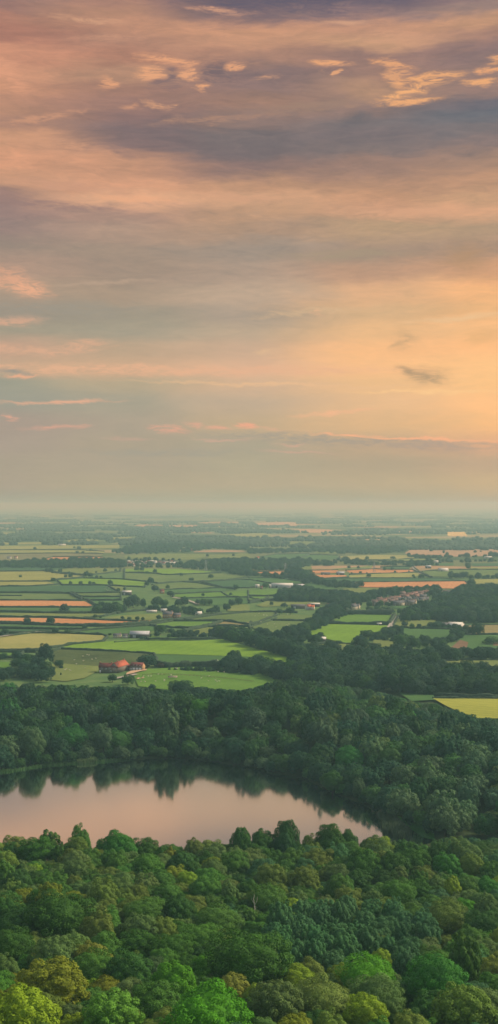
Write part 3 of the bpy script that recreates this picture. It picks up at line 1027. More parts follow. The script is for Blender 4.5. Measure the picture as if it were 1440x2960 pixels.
def fill(region, spacing, wr, n_try, chooser, sky, dmin=4, dmax=1e9):
    x0, x1, y0, y1 = region
    cand = np.column_stack([rng.uniform(x0, x1, n_try), rng.uniform(y0, y1, n_try)])
    m = np.abs(cand[:, 0]) < .2 * cand[:, 1] + 38
    cand = cand[m]
    sd = lake_sd(cand)
    zz = terr(cand)
    cell = {}
    for t in trees:
        cell.setdefault((int(t['x'] // 20), int(t['y'] // 20)), []).append((t['x'], t['y'], t['W'] * .5))
    her = [t for t in trees if t.get('hero')]
    for (x, y), d, z in zip(cand, sd, zz):
        if d < dmin or d > dmax: continue
        W = rng.uniform(*wr) * (1 + .25 * (rng.random() < .12))
        ok = True
        cxi, cyi = int(x // 20), int(y // 20)
        for a in (-1, 0, 1):
            for b in (-1, 0, 1):
                for (tx, ty, tr) in cell.get((cxi + a, cyi + b), ()):
                    if (tx - x) ** 2 + (ty - y) ** 2 < (spacing * (tr + W * .5)) ** 2:
                        ok = False; break
                if not ok: break
            if not ok: break
        if not ok: continue
        sp, col, asp = chooser(x, y, d)
        cm = SP[sp][0][0]
        H = W * asp * cm['H'] / cm['W']
        px, top = proj(x, y, z + H)
        lim = np.interp(px, *sky)
        if sky is NEAR_SKY and 468 < y < 514:
            goal = lim + abs(random.gauss(0, 12))
            k = (CZ - (goal - HOR) / FPX * y - z) / H
            k = min(1.4, max(.75, k))
            W *= 1 + (k - 1) * .6; asp *= k / (1 + (k - 1) * .6); H *= k
            px, top = proj(x, y, z + H)
            if top < lim - 3: continue
        elif top < lim:
            # a smaller tree may still fit under the skyline
            k = (CZ - (lim - HOR) / FPX * y - z) / H
            if k < .55: continue
            W *= k; H *= k
            top = lim
        w = W / y * FPX
        for h in her:
            if y < h['y'] and abs(px - h['px']) < (w + h['w']) * .42 and top < h['py'] + .5 * h['w'] and top > h['py'] - .6 * h['w']:
                ok = False; break
        if not ok: continue
        trees.append(dict(x=x, y=y, W=W, sp=sp, col=col, asp=asp, label=None, group=None, px=px, py=top, w=w))
        cell.setdefault((cxi, cyi), []).append((x, y, W * .5))


def pick(lst):
    r = random.random() * sum(w for *_, w in lst)
    for a in lst:
        r -= a[-1]
        if r <= 0: return a
    return lst[-1]


def near_choose(x, y, d):
    px = 720 + x / y * FPX
    if px < 620:
        c = pick([('olive', 3), ('greygreen', 3), ('midgreen', 3), ('green', 2), ('deepgreen', 2), ('yellowgreen', .5), ('dark', 1), ('oliveyellow', .7), ('rust', .3)])
    elif y > 400:
        c = pick([('midgreen', 3), ('dark', 2), ('greygreen', 3), ('deepgreen', 2), ('olive', 2), ('teal', 1.5), ('yellowgreen', .4), ('vividgreen', .5)])
    else:
        c = pick([('midgreen', 3), ('dark', 2), ('greygreen', 3), ('green', 2), ('olive', 2), ('teal', 1), ('yellowgreen', .5), ('rust', .4)])
    s = pick([('oak', 3), ('ash', 2.2), ('birch', .3)])
    return s[0], c[0], random.uniform(.8, 1.02)


def far_choose(x, y, d):
    px = 720 + x / y * FPX
    if px < 850:
        c = pick([('darkteal', 4), ('dark', 4), ('deepgreen', 1.2), ('bluegrey', 1.2), ('midgreen', .6), ('vividgreen', .25)])
    else:
        c = pick([('darkteal', 2.5), ('dark', 3), ('midgreen', 1.3), ('bluegrey', 1.5), ('greygreen', 1.8), ('deepgreen', 1), ('olive', .4), ('vividgreen', .2)])
    if d < 26:
        c = pick([('dark', 2), ('midgreen', 1.4), ('greygreen', 1.2), ('darkteal', 2), ('vividgreen', .2)])
    s = pick([('mid', 3.5), ('midtall', 1)])
    return s[0], c[0], random.uniform(.85, 1.08)


fill((-140, 140, 168, 512), .73, (6.4, 10.8), 18000, near_choose, NEAR_SKY)
fill((-140, 140, 400, 512), .58, (4.8, 7.0), 9000, near_choose, ([-400, 1900], [2432, 2432]))
fill((80, 155, 500, 600), .74, (8, 12.5), 3000, far_choose, NEAR_SKY)
fill((-232, 232, 556, 965), .72, (9.5, 15.5), 14000, far_choose, FAR_SKY)
fill((-160, 120, 560, 790), .60, (5.0, 8.0), 24000, far_choose, FAR_SKY, 1.0, 8)
print('wood trees', len(trees))
# copy pass for gaps near the shore: shrubs at the water edge
ranked = sorted(trees, key=lambda t: (0 if t.get('hero') else 1, -(t['w'])))
vis = [t for t in ranked if -t['w'] * .5 < t['px'] < 1440 + t['w'] * .5 and t['py'] < 2990]
individual, rest = vis[:300], vis[300:]
off = [t for t in ranked if not (-t['w'] * .5 < t['px'] < 1440 + t['w'] * .5 and t['py'] < 2990)]
rest += off


def wood_place(t):
    y, px = t['y'], t['px']
    if y > 512:
        if px > 1000: return 'on the hillside wood above the narrow end of the lake'
        return 'in the dark wood beyond the lake'
    side = 'below the lake\'s open water' if px < 480 else ('around the great deep green dome' if px < 900 else 'around the poplar grove')
    if y > 430: return 'by the near shore ' + ('below the wide water' if px < 600 else 'below the narrow end of the lake')
    if y > 330: return 'halfway up the slope ' + side
    return 'low on the slope ' + side


SHAPEW = {'oak': 'round', 'big_oak': 'round', 'ash': 'leafy', 'birch': 'slender', 'poplar': 'feathery', 'mid': 'round', 'midtall': 'upright'}
seen_lab = {}
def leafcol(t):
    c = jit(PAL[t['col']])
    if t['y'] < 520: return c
    k = 1.32 if t['px'] > 980 else 1.08  # highlights on the right-hand far slope put into the leaf colour
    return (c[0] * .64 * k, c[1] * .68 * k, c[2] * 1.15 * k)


for t in individual:
    if t['label'] is None:
        size = 'small' if t['w'] < 72 else ('medium' if t['w'] < 100 else 'large')
        t['label'] = f"{size} {COLWORD[t['col']]} {SHAPEW[t['sp']]} tree {wood_place(t)}"
        t['group'] = t['label'].replace(' tree ', ' trees ')
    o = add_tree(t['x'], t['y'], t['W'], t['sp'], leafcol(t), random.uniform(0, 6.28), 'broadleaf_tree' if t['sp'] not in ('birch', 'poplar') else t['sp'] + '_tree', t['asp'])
    tag(o, t['label'], 'tree', t['group'])
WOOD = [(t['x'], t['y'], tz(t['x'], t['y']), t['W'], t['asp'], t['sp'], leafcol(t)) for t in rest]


def wood_object(name, items, label, bases):
    """the rest of a wood as one object: one point per tree, a crown set on every point"""
    n = len(items)
    me = bpy.data.meshes.new(name)
    me.vertices.add(n)
    me.vertices.foreach_set('co', np.array([(i[0], i[1], i[2] - .3) for i in items], np.float32).ravel())
    keys = []
    for i in items:
        k = [b for b in bases if b[0] == i[5]]
        keys.append(bases.index(k[int(abs(i[0] * 5.7 + i[1] * 3.3)) % len(k)]))
    a = me.attributes.new('kind_no', 'INT', 'POINT'); a.data.foreach_set('value', np.array(keys, np.int32))
    sc = np.array([(i[3] / bases[k][1]['W'],) * 2 + (i[3] / bases[k][1]['W'] * i[4],) for i, k in zip(items, keys)], np.float32)
    a = me.attributes.new('size3', 'FLOAT_VECTOR', 'POINT'); a.data.foreach_set('vector', sc.ravel())
    a = me.attributes.new('turn', 'FLOAT_VECTOR', 'POINT')
    a.data.foreach_set('vector', np.array([(0, 0, random.uniform(0, 6.28)) for _ in items], np.float32).ravel())
    a = me.attributes.new('leaf_tint', 'FLOAT_COLOR', 'POINT')
    a.data.foreach_set('color', np.array([tuple(i[6]) + (1,) for i in items], np.float32).ravel())
    o = mobj(name, me)
    o.color = (0, 0, 0, 1)
    g = bpy.data.node_groups.new(name, 'GeometryNodeTree')
    g.interface.new_socket('Geometry', in_out='INPUT', socket_type='NodeSocketGeometry')
    g.interface.new_socket('Geometry', in_out='OUTPUT', socket_type='NodeSocketGeometry')
    gi = g.nodes.new('NodeGroupInput'); go = g.nodes.new('NodeGroupOutput')
    jn = g.nodes.new('GeometryNodeJoinGeometry')
    m2p = g.nodes.new('GeometryNodeMeshToPoints')
    g.links.new(gi.outputs[0], m2p.inputs['Mesh'])
    A = lambda nm, ty: (lambda nd: (nd.inputs.__getitem__(0).__setattr__('default_value', nm), nd)[1])(g.nodes.new('GeometryNodeInputNamedAttribute'))
    kn = g.nodes.new('GeometryNodeInputNamedAttribute'); kn.data_type = 'INT'; kn.inputs[0].default_value = 'kind_no'
    s3 = g.nodes.new('GeometryNodeInputNamedAttribute'); s3.data_type = 'FLOAT_VECTOR'; s3.inputs[0].default_value = 'size3'
    tn = g.nodes.new('GeometryNodeInputNamedAttribute'); tn.data_type = 'FLOAT_VECTOR'; tn.inputs[0].default_value = 'turn'
    for k, b in enumerate(bases):
        if k not in keys: continue
        oi = g.nodes.new('GeometryNodeObjectInfo'); oi.inputs['Object'].default_value = b[2]
        oi.inputs['As Instance'].default_value = True
        cp = g.nodes.new('FunctionNodeCompare'); cp.data_type = 'INT'; cp.operation = 'EQUAL'
        g.links.new(kn.outputs['Attribute'], cp.inputs[2]); cp.inputs[3].default_value = k
        ip = g.nodes.new('GeometryNodeInstanceOnPoints')
        g.links.new(m2p.outputs[0], ip.inputs['Points'])
        g.links.new(cp.outputs[0], ip.inputs['Selection'])
        g.links.new(oi.outputs['Geometry'], ip.inputs['Instance'])
        g.links.new(tn.outputs['Attribute'], ip.inputs['Rotation'])
        g.links.new(s3.outputs['Attribute'], ip.inputs['Scale'])
        g.links.new(ip.outputs[0], jn.inputs[0])
    g.links.new(jn.outputs[0], go.inputs[0])
    md = o.modifiers.new('trees', 'NODES'); md.node_group = g
    tag(o, label, kind='stuff')
    return o
# ------------------------------------------------------------------ fields
FM = {
 'orange': field_mat('ripe_stubble', (.56, .25, .10), (.66, .33, .15), .2, 9, .10),
 'peach': field_mat('pale_stubble', (.58, .33, .18), (.70, .45, .27)),
 'gold': field_mat('golden_crop', (.70, .42, .11), (.85, .6, .2), .1, 14, .3),
 'bright': field_mat('bright_grass', (.115, .235, .035), (.15, .28, .05), .5, 11, .07),
 'lime': field_mat('lime_grass', (.17, .31, .030), (.22, .37, .04), .3, 12, .09),
 'green': field_mat('green_grass', (.075, .165, .05), (.10, .20, .06)),
 'deep': field_mat('deep_grass', (.055, .13, .055), (.07, .155, .06)),
 'olive': field_mat('olive_grass', (.18, .23, .065), (.24, .28, .09)),
 'yolive': field_mat('yellow_olive_grass', (.29, .30, .085), (.36, .36, .11), .9, 10, .06),
 'pasture': field_mat('grazed_pasture', (.13, .20, .06), (.18, .23, .08)),
 'rough': field_mat('rough_hillside_grass', (.085, .12, .042), (.14, .165, .06), var=.35),
 'wheat': field_mat('pale_corn', (.32, .32, .10), (.40, .37, .13), 1.15, 12, .12),
 'tan': field_mat('tan_pasture', (.27, .23, .10), (.33, .27, .13)),
 'brown': field_mat('brown_field', (.20, .19, .085), (.25, .23, .11)),
 'soil': field_mat('bare_soil', (.21, .125, .075), (.28, .17, .11)),
 'yellow': field_mat('yellow_hay', (.32, .34, .055), (.40, .41, .075), 1.2, 7, .22),
 'pink': field_mat('pinkish_stubble', (.44, .28, .17), (.54, .36, .23)),
}
FIELDS = [
 # far vale
 ('peach strip under the haze', 'peach', [(380,1521),(405,1516),(460,1517),(482,1520),(440,1523)], ''),
 ('', 'peach', [(482,1518),(560,1518),(600,1520),(560,1524),(490,1522)], ''),
 ('', 'peach', [(560,1511),(640,1508),(692,1509),(690,1512),(600,1513)], ''),
 ('', 'peach', [(735,1512),(800,1509),(856,1510),(860,1519),(800,1521),(748,1518)], ''),
 ('', 'peach', [(820,1531),(900,1529),(960,1531),(1010,1532),(1010,1536),(955,1539),(880,1540)], ''),
 ('', 'yolive', [(660,1544),(760,1541),(785,1546),(780,1553),(700,1553)], ''),
 ('', 'orange', [(776,1570),(800,1566),(826,1567),(822,1572),(780,1574)], ''),
 ('', 'pink', [(1122,1537),(1180,1535),(1236,1535),(1222,1540),(1150,1541)], ''),
 ('small golden field in the far vale', 'gold', [(1287,1538),(1342,1538),(1353,1549),(1297,1549)], ''),
 ('', 'orange', [(962,1562),(1000,1560),(1105,1560),(1104,1565),(1000,1565)], ''),
 ('', 'peach', [(1165,1575),(1265,1573),(1268,1578),(1180,1579)], ''),
 ('', 'olive', [(1150,1556),(1240,1555),(1320,1558),(1300,1566),(1180,1565)], ''),
 ('', 'yolive', [(0,1540),(40,1539),(56,1541),(50,1547),(0,1547)], ''),
 ('', 'yolive', [(200,1561),(240,1559),(285,1561),(280,1568),(190,1570)], ''),
 ('', 'yolive', [(310,1554),(400,1552),(402,1561),(330,1563)], ''),
 ('', 'yolive', [(60,1568),(200,1566),(185,1572),(0,1576),(0,1570)], ''),
 ('', 'yolive', [(300,1576),(345,1575),(345,1584),(0,1590),(0,1580),(120,1577)], 't'),
 ('', 'olive', [(820,1567),(900,1565),(925,1568),(930,1574),(840,1580)], ''),
 ('', 'olive', [(690,1560),(760,1557),(770,1562),(700,1566)], ''),
 ('', 'tan', [(960,1532),(1025,1531),(1020,1535),(960,1537)], ''),
 # middle distance
 ('pale strip above the brown farm field', 'yolive', [(0,1590),(230,1590),(302,1594),(300,1600),(0,1602)], 't'),
 ('broad brown field of the far white farm', 'brown', [(0,1603),(190,1599),(300,1601),(285,1610),(152,1610),(77,1629),(0,1630)], 't'),
 ('far pinkish stubble field behind the dark tree belt', 'orange', [(77,1629),(120,1619),(152,1610),(298,1610),(292,1616),(240,1620),(215,1626),(120,1627)], 't'),
 ('long dark green field under the dark tree belt', 'deep', [(0,1639),(60,1639),(200,1639),(192,1646),(130,1652),(0,1653)], ''),
 ('narrow olive field beside the paired trees', 'olive', [(190,1644),(350,1643),(347,1653),(275,1661),(235,1664),(150,1656),(165,1648)], 'b'),
 ('broad olive-yellow field with the lone small tree', 'yolive', [(0,1653),(60,1652),(125,1651),(240,1662),(243,1669),(165,1675),(145,1681),(0,1681)], 'tb'),
 ('pale strip below the lone small tree', 'yolive', [(0,1682),(140,1682),(168,1690),(110,1694),(0,1698)], 'b'),
 ('yellow field dotted with small trees', 'lime', [(165,1677),(240,1672),(350,1675),(425,1681),(418,1698),(300,1692),(180,1692)], 'tb'),
 ('broad deep green field below the yellow field', 'deep', [(0,1699),(60,1696),(200,1693),(310,1694),(343,1713),(205,1715),(130,1713),(0,1714)], 'b'),
 ('yellowish pasture with the white flock', 'olive', [(312,1694),(362,1698),(362,1712),(345,1713)], 'b'),
 ('green field above the long orange stubble', 'pasture', [(0,1717),(200,1717),(238,1736),(0,1736)], 'b'),
 ('long orange stubble field with the rounded end', 'orange', [(0,1737),(120,1737),(245,1739),(273,1754),(262,1756),(0,1756)], 'b'),
 ('narrow green field beside the black barn', 'pasture', [(215,1717),(350,1716),(350,1726),(232,1726)], 'b'),
 ('narrow green strip below the black barn', 'green', [(235,1728),(350,1727),(350,1736),(252,1736)], 'b'),
 ('green corner field by the tall dark clump', 'green', [(256,1738),(360,1737),(340,1757),(280,1756)], ''),
 ('green field between the two orange fields', 'green', [(0,1759),(271,1759),(268,1772),(150,1771),(0,1768)], 'b'),
 ('olive field above the second orange field', 'olive', [(0,1772),(150,1774),(262,1775),(335,1774),(300,1782),(235,1789),(120,1785),(0,1783)], 'b'),
 ('olive wedge beside the orange stone farm', 'olive', [(300,1788),(345,1780),(472,1774),(478,1783),(445,1793),(400,1794)], ''),
 ('second orange stubble field', 'orange', [(0,1785),(150,1788),(300,1794),(400,1795),(460,1795),(420,1801),(330,1807),(190,1809),(90,1804),(30,1801),(0,1801)], 'b'),
 ('green strip under the second orange field', 'green', [(0,1805),(110,1809),(240,1812),(242,1820),(120,1819),(0,1814)], 'b'),
 ('green strip by the field road', 'deep', [(0,1818),(170,1822),(150,1827),(30,1832),(0,1832)], ''),
 ('bright green field behind the long grey barn', 'green', [(190,1830),(260,1822),(450,1808),(455,1822),(420,1829),(370,1832),(310,1834),(215,1834)], 't'),
 ('pale corn field with the curved end', 'wheat', [(0,1848),(40,1838),(90,1832),(160,1831),(300,1837),(311,1842),(297,1856),(260,1860),(200,1865),(160,1872),(105,1882),(0,1881)], 'tb'),
 ('lime green field before the orange stone farm', 'bright', [(435,1808),(500,1797),(642,1797),(620,1806),(552,1818),(440,1811)], 'tb'),
 ('grey-green sheep pasture beyond the orange stone farm', 'pasture', [(530,1793),(620,1780),(720,1771),(797,1770),(800,1779),(780,1787),(725,1808),(650,1796),(560,1796)], 'tb'),
 ('tan pasture corner', 'tan', [(610,1807),(650,1798),(726,1800),(720,1812),(590,1811)], 'b'),
 ('olive-green field before the conifer wood', 'olive', [(510,1833),(560,1821),(600,1814),(690,1814),(650,1831),(520,1835)], 't'),
 ('bright strip behind the lime green hill', 'bright', [(420,1842),(600,1843),(642,1848),(430,1850)], 'b'),
 ('lime green hill field above the red-roofed farm', 'lime', [(175,1875),(215,1864),(330,1854),(430,1851),(560,1851),(640,1849),(690,1862),(740,1877),(800,1892),(843,1906),(838,1922),(800,1913),(720,1900),(600,1896),(450,1892),(360,1886),(180,1878)], ''),
 ('rough sheep hillside behind the red-roofed farm', 'rough', [(150,1885),(175,1878),(360,1886),(445,1892),(455,1922),(300,1936),(170,1932),(150,1910)], 't'),
 ('green slope below the lime green hill', 'green', [(445,1893),(600,1897),(720,1901),(800,1914),(830,1922),(700,1926),(480,1926),(452,1916)], ''),
 ('yellowing grass below the rough hillside', 'olive', [(100,1922),(180,1920),(285,1928),(290,1938),(245,1962),(190,1972),(130,1966)], ''),
 ('green paddock below the red-roofed farm', 'bright', [(385,1952),(425,1936),(520,1931),(560,1930),(640,1934),(720,1943),(830,1962),(800,1982),(700,2000),(600,2004),(480,1996),(400,1986)], ''),
 ('bright green field at the picture edge', 'bright', [(0,1886),(68,1888),(50,1901),(0,1912)], 'tb'),
 ('vivid green corner by the tall dark tree clump', 'bright', [(0,1918),(30,1916),(32,1935),(0,1937)], ''),
 ('dull far pasture with soft stripes', 'olive', [(360,1607),(460,1600),(600,1602),(590,1612),(560,1618),(510,1619),(400,1617),(360,1615)], ''),
 ('pale far field beside the pink stubble', 'olive', [(600,1605),(720,1600),(725,1614),(600,1616)], ''),
 ('thin pink stubble field by the far farm', 'pink', [(560,1595),(620,1590),(700,1592),(712,1595),(650,1597),(560,1597)], ''),
 ('yellow field below the pale village', 'lime', [(360,1646),(420,1645),(520,1646),(640,1656),(540,1661),(470,1662),(450,1658),(360,1655)], 'b'),
 ('wide dull green field with round oaks', 'pasture', [(360,1657),(450,1660),(480,1664),(640,1658),(662,1657),(720,1665),(722,1669),(640,1679),(460,1686),(360,1676)], 'b'),
 ('olive field under the round oaks', 'pasture', [(440,1691),(520,1683),(570,1686),(642,1700),(500,1706),(440,1704)], 't'),
 ('green field right of the round oaks', 'deep', [(580,1683),(700,1677),(722,1677),(800,1690),(720,1700),(650,1700)], 'tb'),
 ('green strip below the olive field', 'green', [(455,1706),(640,1701),(680,1704),(642,1711),(500,1716),(460,1713)], 't'),
 ('bright strip by the crooked hedge', 'bright', [(505,1719),(640,1712),(650,1719),(662,1726),(540,1729),(500,1726)], 't'),
 ('bright field right of the crooked hedge', 'bright', [(655,1714),(720,1707),(722,1725),(672,1727),(652,1717)], ''),
 ('deep green field by the oak clump', 'green', [(540,1731),(640,1728),(720,1728),(762,1740),(640,1752),(560,1747)], 't'),
 ('olive ground behind the oak clump', 'olive', [(650,1756),(700,1748),(722,1750),(722,1768),(660,1768)], ''),
 ('deep green field above the grey farm sheds', 'green', [(718,1672),(800,1671),(870,1682),(880,1688),(718,1686)], 't'),
 ('bright green field below the grey farm sheds', 'bright', [(718,1708),(830,1704),(812,1711),(795,1723),(718,1724)], 'b'),
 ('small bright field at the wood corner', 'bright', [(718,1726),(777,1726),(762,1736),(718,1738)], 'b'),
 ('olive field above the red-roofed hamlet', 'olive', [(740,1751),(775,1738),(860,1740),(952,1742),(946,1749),(850,1751),(760,1756)], ''),
 ('soft green far field', 'green', [(745,1611),(800,1603),(895,1601),(870,1612),(840,1619),(810,1618)], 't'),
 ('second soft green far field', 'green', [(855,1619),(895,1604),(977,1606),(975,1616),(950,1620)], 't'),
 ('pale striped field on the far rise', 'wheat', [(982,1609),(1080,1605),(1190,1606),(1202,1615),(1100,1620),(985,1620)], 'b'),
 ('olive far strip', 'olive', [(900,1600),(920,1594),(1000,1597),(995,1603)], ''),
 ('', 'olive', [(850,1641),(900,1637),(902,1647),(850,1649)], ''),
 ('', 'olive', [(960,1646),(1080,1636),(1072,1644),(980,1648)], ''),
 ('', 'olive', [(985,1626),(1060,1622),(1110,1626),(1060,1631),(990,1631)], ''),
 ('long orange stubble in the middle vale', 'orange', [(732,1655),(850,1651),(977,1649),(977,1657),(890,1660),(780,1662)], 't'),
 ('orange stubble below the small dark farm', 'orange', [(900,1662),(1000,1664),(1008,1670),(940,1673),(905,1670)], 'b'),
 ('orange strip beyond the small dark farm', 'orange', [(1000,1650),(1080,1646),(1130,1648),(1195,1648),(1206,1655),(1080,1659),(1010,1657)], 't'),
 ('olive field with round bushes', 'yolive', [(1010,1663),(1100,1659),(1210,1656),(1227,1662),(1190,1670),(1010,1671)], 't'),
 ('long green strip above the big stubble', 'deep', [(920,1674),(1080,1672),(1290,1673),(1332,1680),(1000,1684)], 't'),
 ('big orange stubble behind the village', 'orange', [(975,1685),(1080,1684),(1345,1681),(1352,1688),(1322,1703),(1180,1701),(1050,1699),(990,1692)], 't'),
 ('olive grass behind the village trees', 'olive', [(990,1703),(1050,1701),(1152,1704),(1132,1716),(1080,1717),(1000,1717)], ''),
 ('green field by the diagonal tree belt', 'green', [(890,1686),(960,1696),(977,1708),(885,1707)], 'b'),
 ('broad pink stubble on the far rise', 'pink', [(1170,1600),(1182,1592),(1230,1583),(1300,1580),(1440,1582),(1440,1601),(1350,1610),(1240,1610),(1180,1604)], ''),
 ('olive field below the pink rise', 'olive', [(1095,1622),(1120,1617),(1262,1616),(1258,1622),(1150,1625)], 'b'),
 ('', 'green', [(1250,1630),(1312,1629),(1312,1635),(1250,1635)], ''),
 ('', 'deep', [(1360,1630),(1440,1628),(1440,1637),(1370,1638)], ''),
 ('', 'yolive', [(1360,1641),(1440,1640),(1440,1645),(1360,1645)], ''),
 ('wide green field by the pale-roofed barn', 'pasture', [(1220,1653),(1300,1648),(1430,1648),(1440,1650),(1440,1665),(1340,1669),(1250,1668)], 't'),
 ('yellow-olive field behind the right-hand wood', 'yolive', [(1360,1676),(1440,1672),(1440,1700),(1380,1692)], 't'),
 ('green patch', 'deep', [(1100,1640),(1190,1639),(1182,1647),(1120,1646)], 't'),
 ('village green', 'green', [(1200,1746),(1258,1744),(1268,1761),(1195,1754)], ''),
 ('small green garden below the village', 'green', [(1135,1752),(1195,1754),(1192,1762),(1140,1761)], ''),
 ('grey-green pasture with sheep by the hamlet', 'pasture', [(785,1794),(812,1779),(920,1780),(912,1788),(892,1796),(800,1796)], 'b'),
 ('grey-green pasture beside the ridge wood', 'pasture', [(728,1815),(782,1797),(888,1799),(880,1807),(832,1828),(800,1835),(755,1830)], ''),
 ('rectangular bright green field below the village', 'bright', [(970,1793),(1005,1778),(1136,1780),(1126,1804),(1080,1805),(960,1802)], 'b'),
 ('big lime yellow field', 'lime', [(885,1833),(930,1811),(960,1807),(1080,1810),(1127,1812),(1105,1821),(1085,1838),(1060,1856),(1010,1863),(960,1854),(920,1843)], ''),
 ('dull strip below the lime yellow field', 'olive', [(905,1867),(960,1862),(1092,1868),(1087,1889),(950,1886)], 't'),
 ('yellow patch behind the dark wood', 'yellow', [(910,1894),(945,1894),(940,1904),(912,1903)], ''),
 ('tan strip by the small hut', 'tan', [(815,1850),(866,1856),(862,1861),(825,1858)], ''),
 ('olive field beside the country lane', 'olive', [(1137,1812),(1150,1785),(1262,1794),(1252,1806),(1200,1818),(1150,1818)], 't'),
 ('broad green field below the greenhouse', 'green', [(1120,1833),(1155,1817),(1240,1820),(1327,1823),(1318,1836),(1280,1849),(1240,1854),(1150,1847)], 't'),
 ('small olive meadow with the lone tree', 'olive', [(1080,1851),(1147,1856),(1142,1882),(1078,1880)], ''),
 ('green field at the right edge with soil patch', 'green', [(1318,1850),(1345,1838),(1440,1840),(1440,1884),(1350,1888),(1338,1870)], ''),
 ('bare soil patch', 'soil', [(1297,1882),(1330,1853),(1354,1860),(1352,1870),(1345,1884)], ''),
 ('soil corner', 'soil', [(1428,1860),(1440,1856),(1440,1874),(1425,1870)], ''),
 ('tan field behind the big lone tree', 'tan', [(1345,1811),(1440,1805),(1440,1838),(1350,1836)], 'tb'),
 ('light green sheep field by the right edge', 'olive', [(1275,1916),(1330,1912),(1440,1912),(1440,1946),(1380,1950),(1320,1930)], 't'),
 ('green strip above the yellow hay field', 'green', [(1150,2006),(1250,2007),(1260,2028),(1190,2032)], ''),
 ('yellow hay field in front of the long hedge', 'yellow', [(1250,2023),(1440,2025),(1440,2084),(1380,2082),(1335,2066),(1290,2046)], 't'),
 ('small green clearing in the dark wood', 'green', [(1190,1880),(1235,1880),(1225,1893),(1195,1893)], ''),
]


def fm_elev(i):
    return PLAIN + .10 + .012 * i


HEDGES = []     # (polyline in world, height, label)
def wide(poly):
    return [(-170 if a <= 0 else (1610 if a >= 1440 else a), b) for a, b in poly]


for i, (desc, mk, poly, flags) in enumerate(FIELDS):
    poly = wide(poly)
    W_ = [flat(px, py) for px, py in poly]
    z = fm_elev(i)
    V = [(x, y, z) for x, y in W_]
    o = mobj('field', mesh_from('field', V, [tuple(range(len(V)))], [FM[mk]]))
    if o.data.polygons[0].normal.z < 0: o.data.flip_normals()
    o['kind'] = 'structure'
    if desc: o['label'] = desc
    a = min(range(len(poly)), key=lambda k: poly[k][0]); b = max(range(len(poly)), key=lambda k: poly[k][0])
    n = len(poly)
    c1 = [poly[(a + k) % n] for k in range(((b - a) % n) + 1)]
    c2 = [poly[(a - k) % n] for k in range(((a - b) % n) + 1)]
    m1 = sum(p[1] for p in c1) / len(c1); m2 = sum(p[1] for p in c2) / len(c2)
    top, bot = (c1, c2) if m1 < m2 else (c2, c1)
    if desc:
        for f, ch, w in (('t', top, 'far'), ('b', bot, 'near')):
            if f in flags:
                HEDGES.append((ch, 2.9, f'hedge on the {w} side of the {desc}'))
HEDGES += [
 ([(0,1716),(60,1714),(130,1715),(200,1717),(215,1717)], 3.4, 'bushy hedge along the near side of the broad deep green field'),
 ([(203,1716),(216,1724),(238,1736)], 3.8, 'slanting tall hedge running down to the long orange stubble field'),
 ([(255,1737),(268,1746),(283,1757)], 3.6, 'slanting hedge past the rounded end of the long orange stubble field'),
 ([(0,1722),(25,1723),(64,1723)], 2.4, 'short broken hedge inside the green field above the long orange stubble'),
 ([(262,1772),(340,1774),(360,1770),(430,1764),(470,1764)], 3.4, 'hedge rising from the dark conifer clump toward the stone farm'),
 ([(8,1769),(80,1771),(170,1774),(252,1774)], 3.2, 'long thick hedge between the green and olive fields above the second orange field'),
 ([(235,1790),(300,1794),(400,1798)], 3.0, 'thin hedge along the top of the second orange stubble field'),
 ([(0,1803),(60,1804),(130,1808),(200,1811),(300,1811),(350,1809),(420,1803),(500,1795)], 3.8, 'long thick hedge right under the second orange stubble field'),
 ([(0,1836),(60,1832),(110,1829),(160,1828)], 3.0, 'hedge following the pale field road'),
 ([(500,1797),(560,1788),(620,1780),(640,1776)], 4.0, 'thick hedge climbing from the orange stone farm to the sheep pasture'),
 ([(640,1800),(600,1812),(552,1821),(512,1833)], 3.6, 'slanting hedge between the lime green and olive-green fields'),
 ([(0,1884),(60,1886),(105,1886)], 3.8, 'dark hedge below the pale corn field near the tall tree clump'),
 ([(450,1925),(480,1930),(560,1927),(640,1931),(700,1937),(740,1947)], 5.5, 'tall dark hedge above the green paddock with the copper-leaved tree at its end'),
 ([(330,1858),(400,1853),(560,1853),(640,1849)], 1.6, 'low hedge along the crest of the lime green hill'),
 ([(720,1817),(752,1806),(785,1796),(800,1788)], 2.6, 'slanting hedge beside the grey-green pasture near the ridge wood'),
 ([(1126,1804),(1136,1790),(1142,1779)], 4.0, 'hedge beside the country lane'),
 ([(1126,1806),(1080,1806),(1000,1804),(940,1803)], 4.0, 'thick dark hedge between the bright green and lime yellow fields'),
 ([(1240,2012),(1290,2015),(1340,2018),(1440,2024)], 3.6, 'long trimmed hedge on top of the yellow hay field'),
 ([(1195,1640),(1210,1652),(1230,1664),(1250,1670)], 3.0, 'hedge beside the far curving road'),
 ([(1000,1777),(1060,1778),(1132,1779)], 8.5, 'tall straight conifer screen between the village and the bright green field'),
 ([(720,1771),(800,1770),(860,1772)], 3.0, 'dark hedge in front of the red-roofed hamlet trees'),
 ([(720,1744),(760,1737),(800,1735)], 4.0, 'hedge at the foot of the dark hamlet wood'),
]


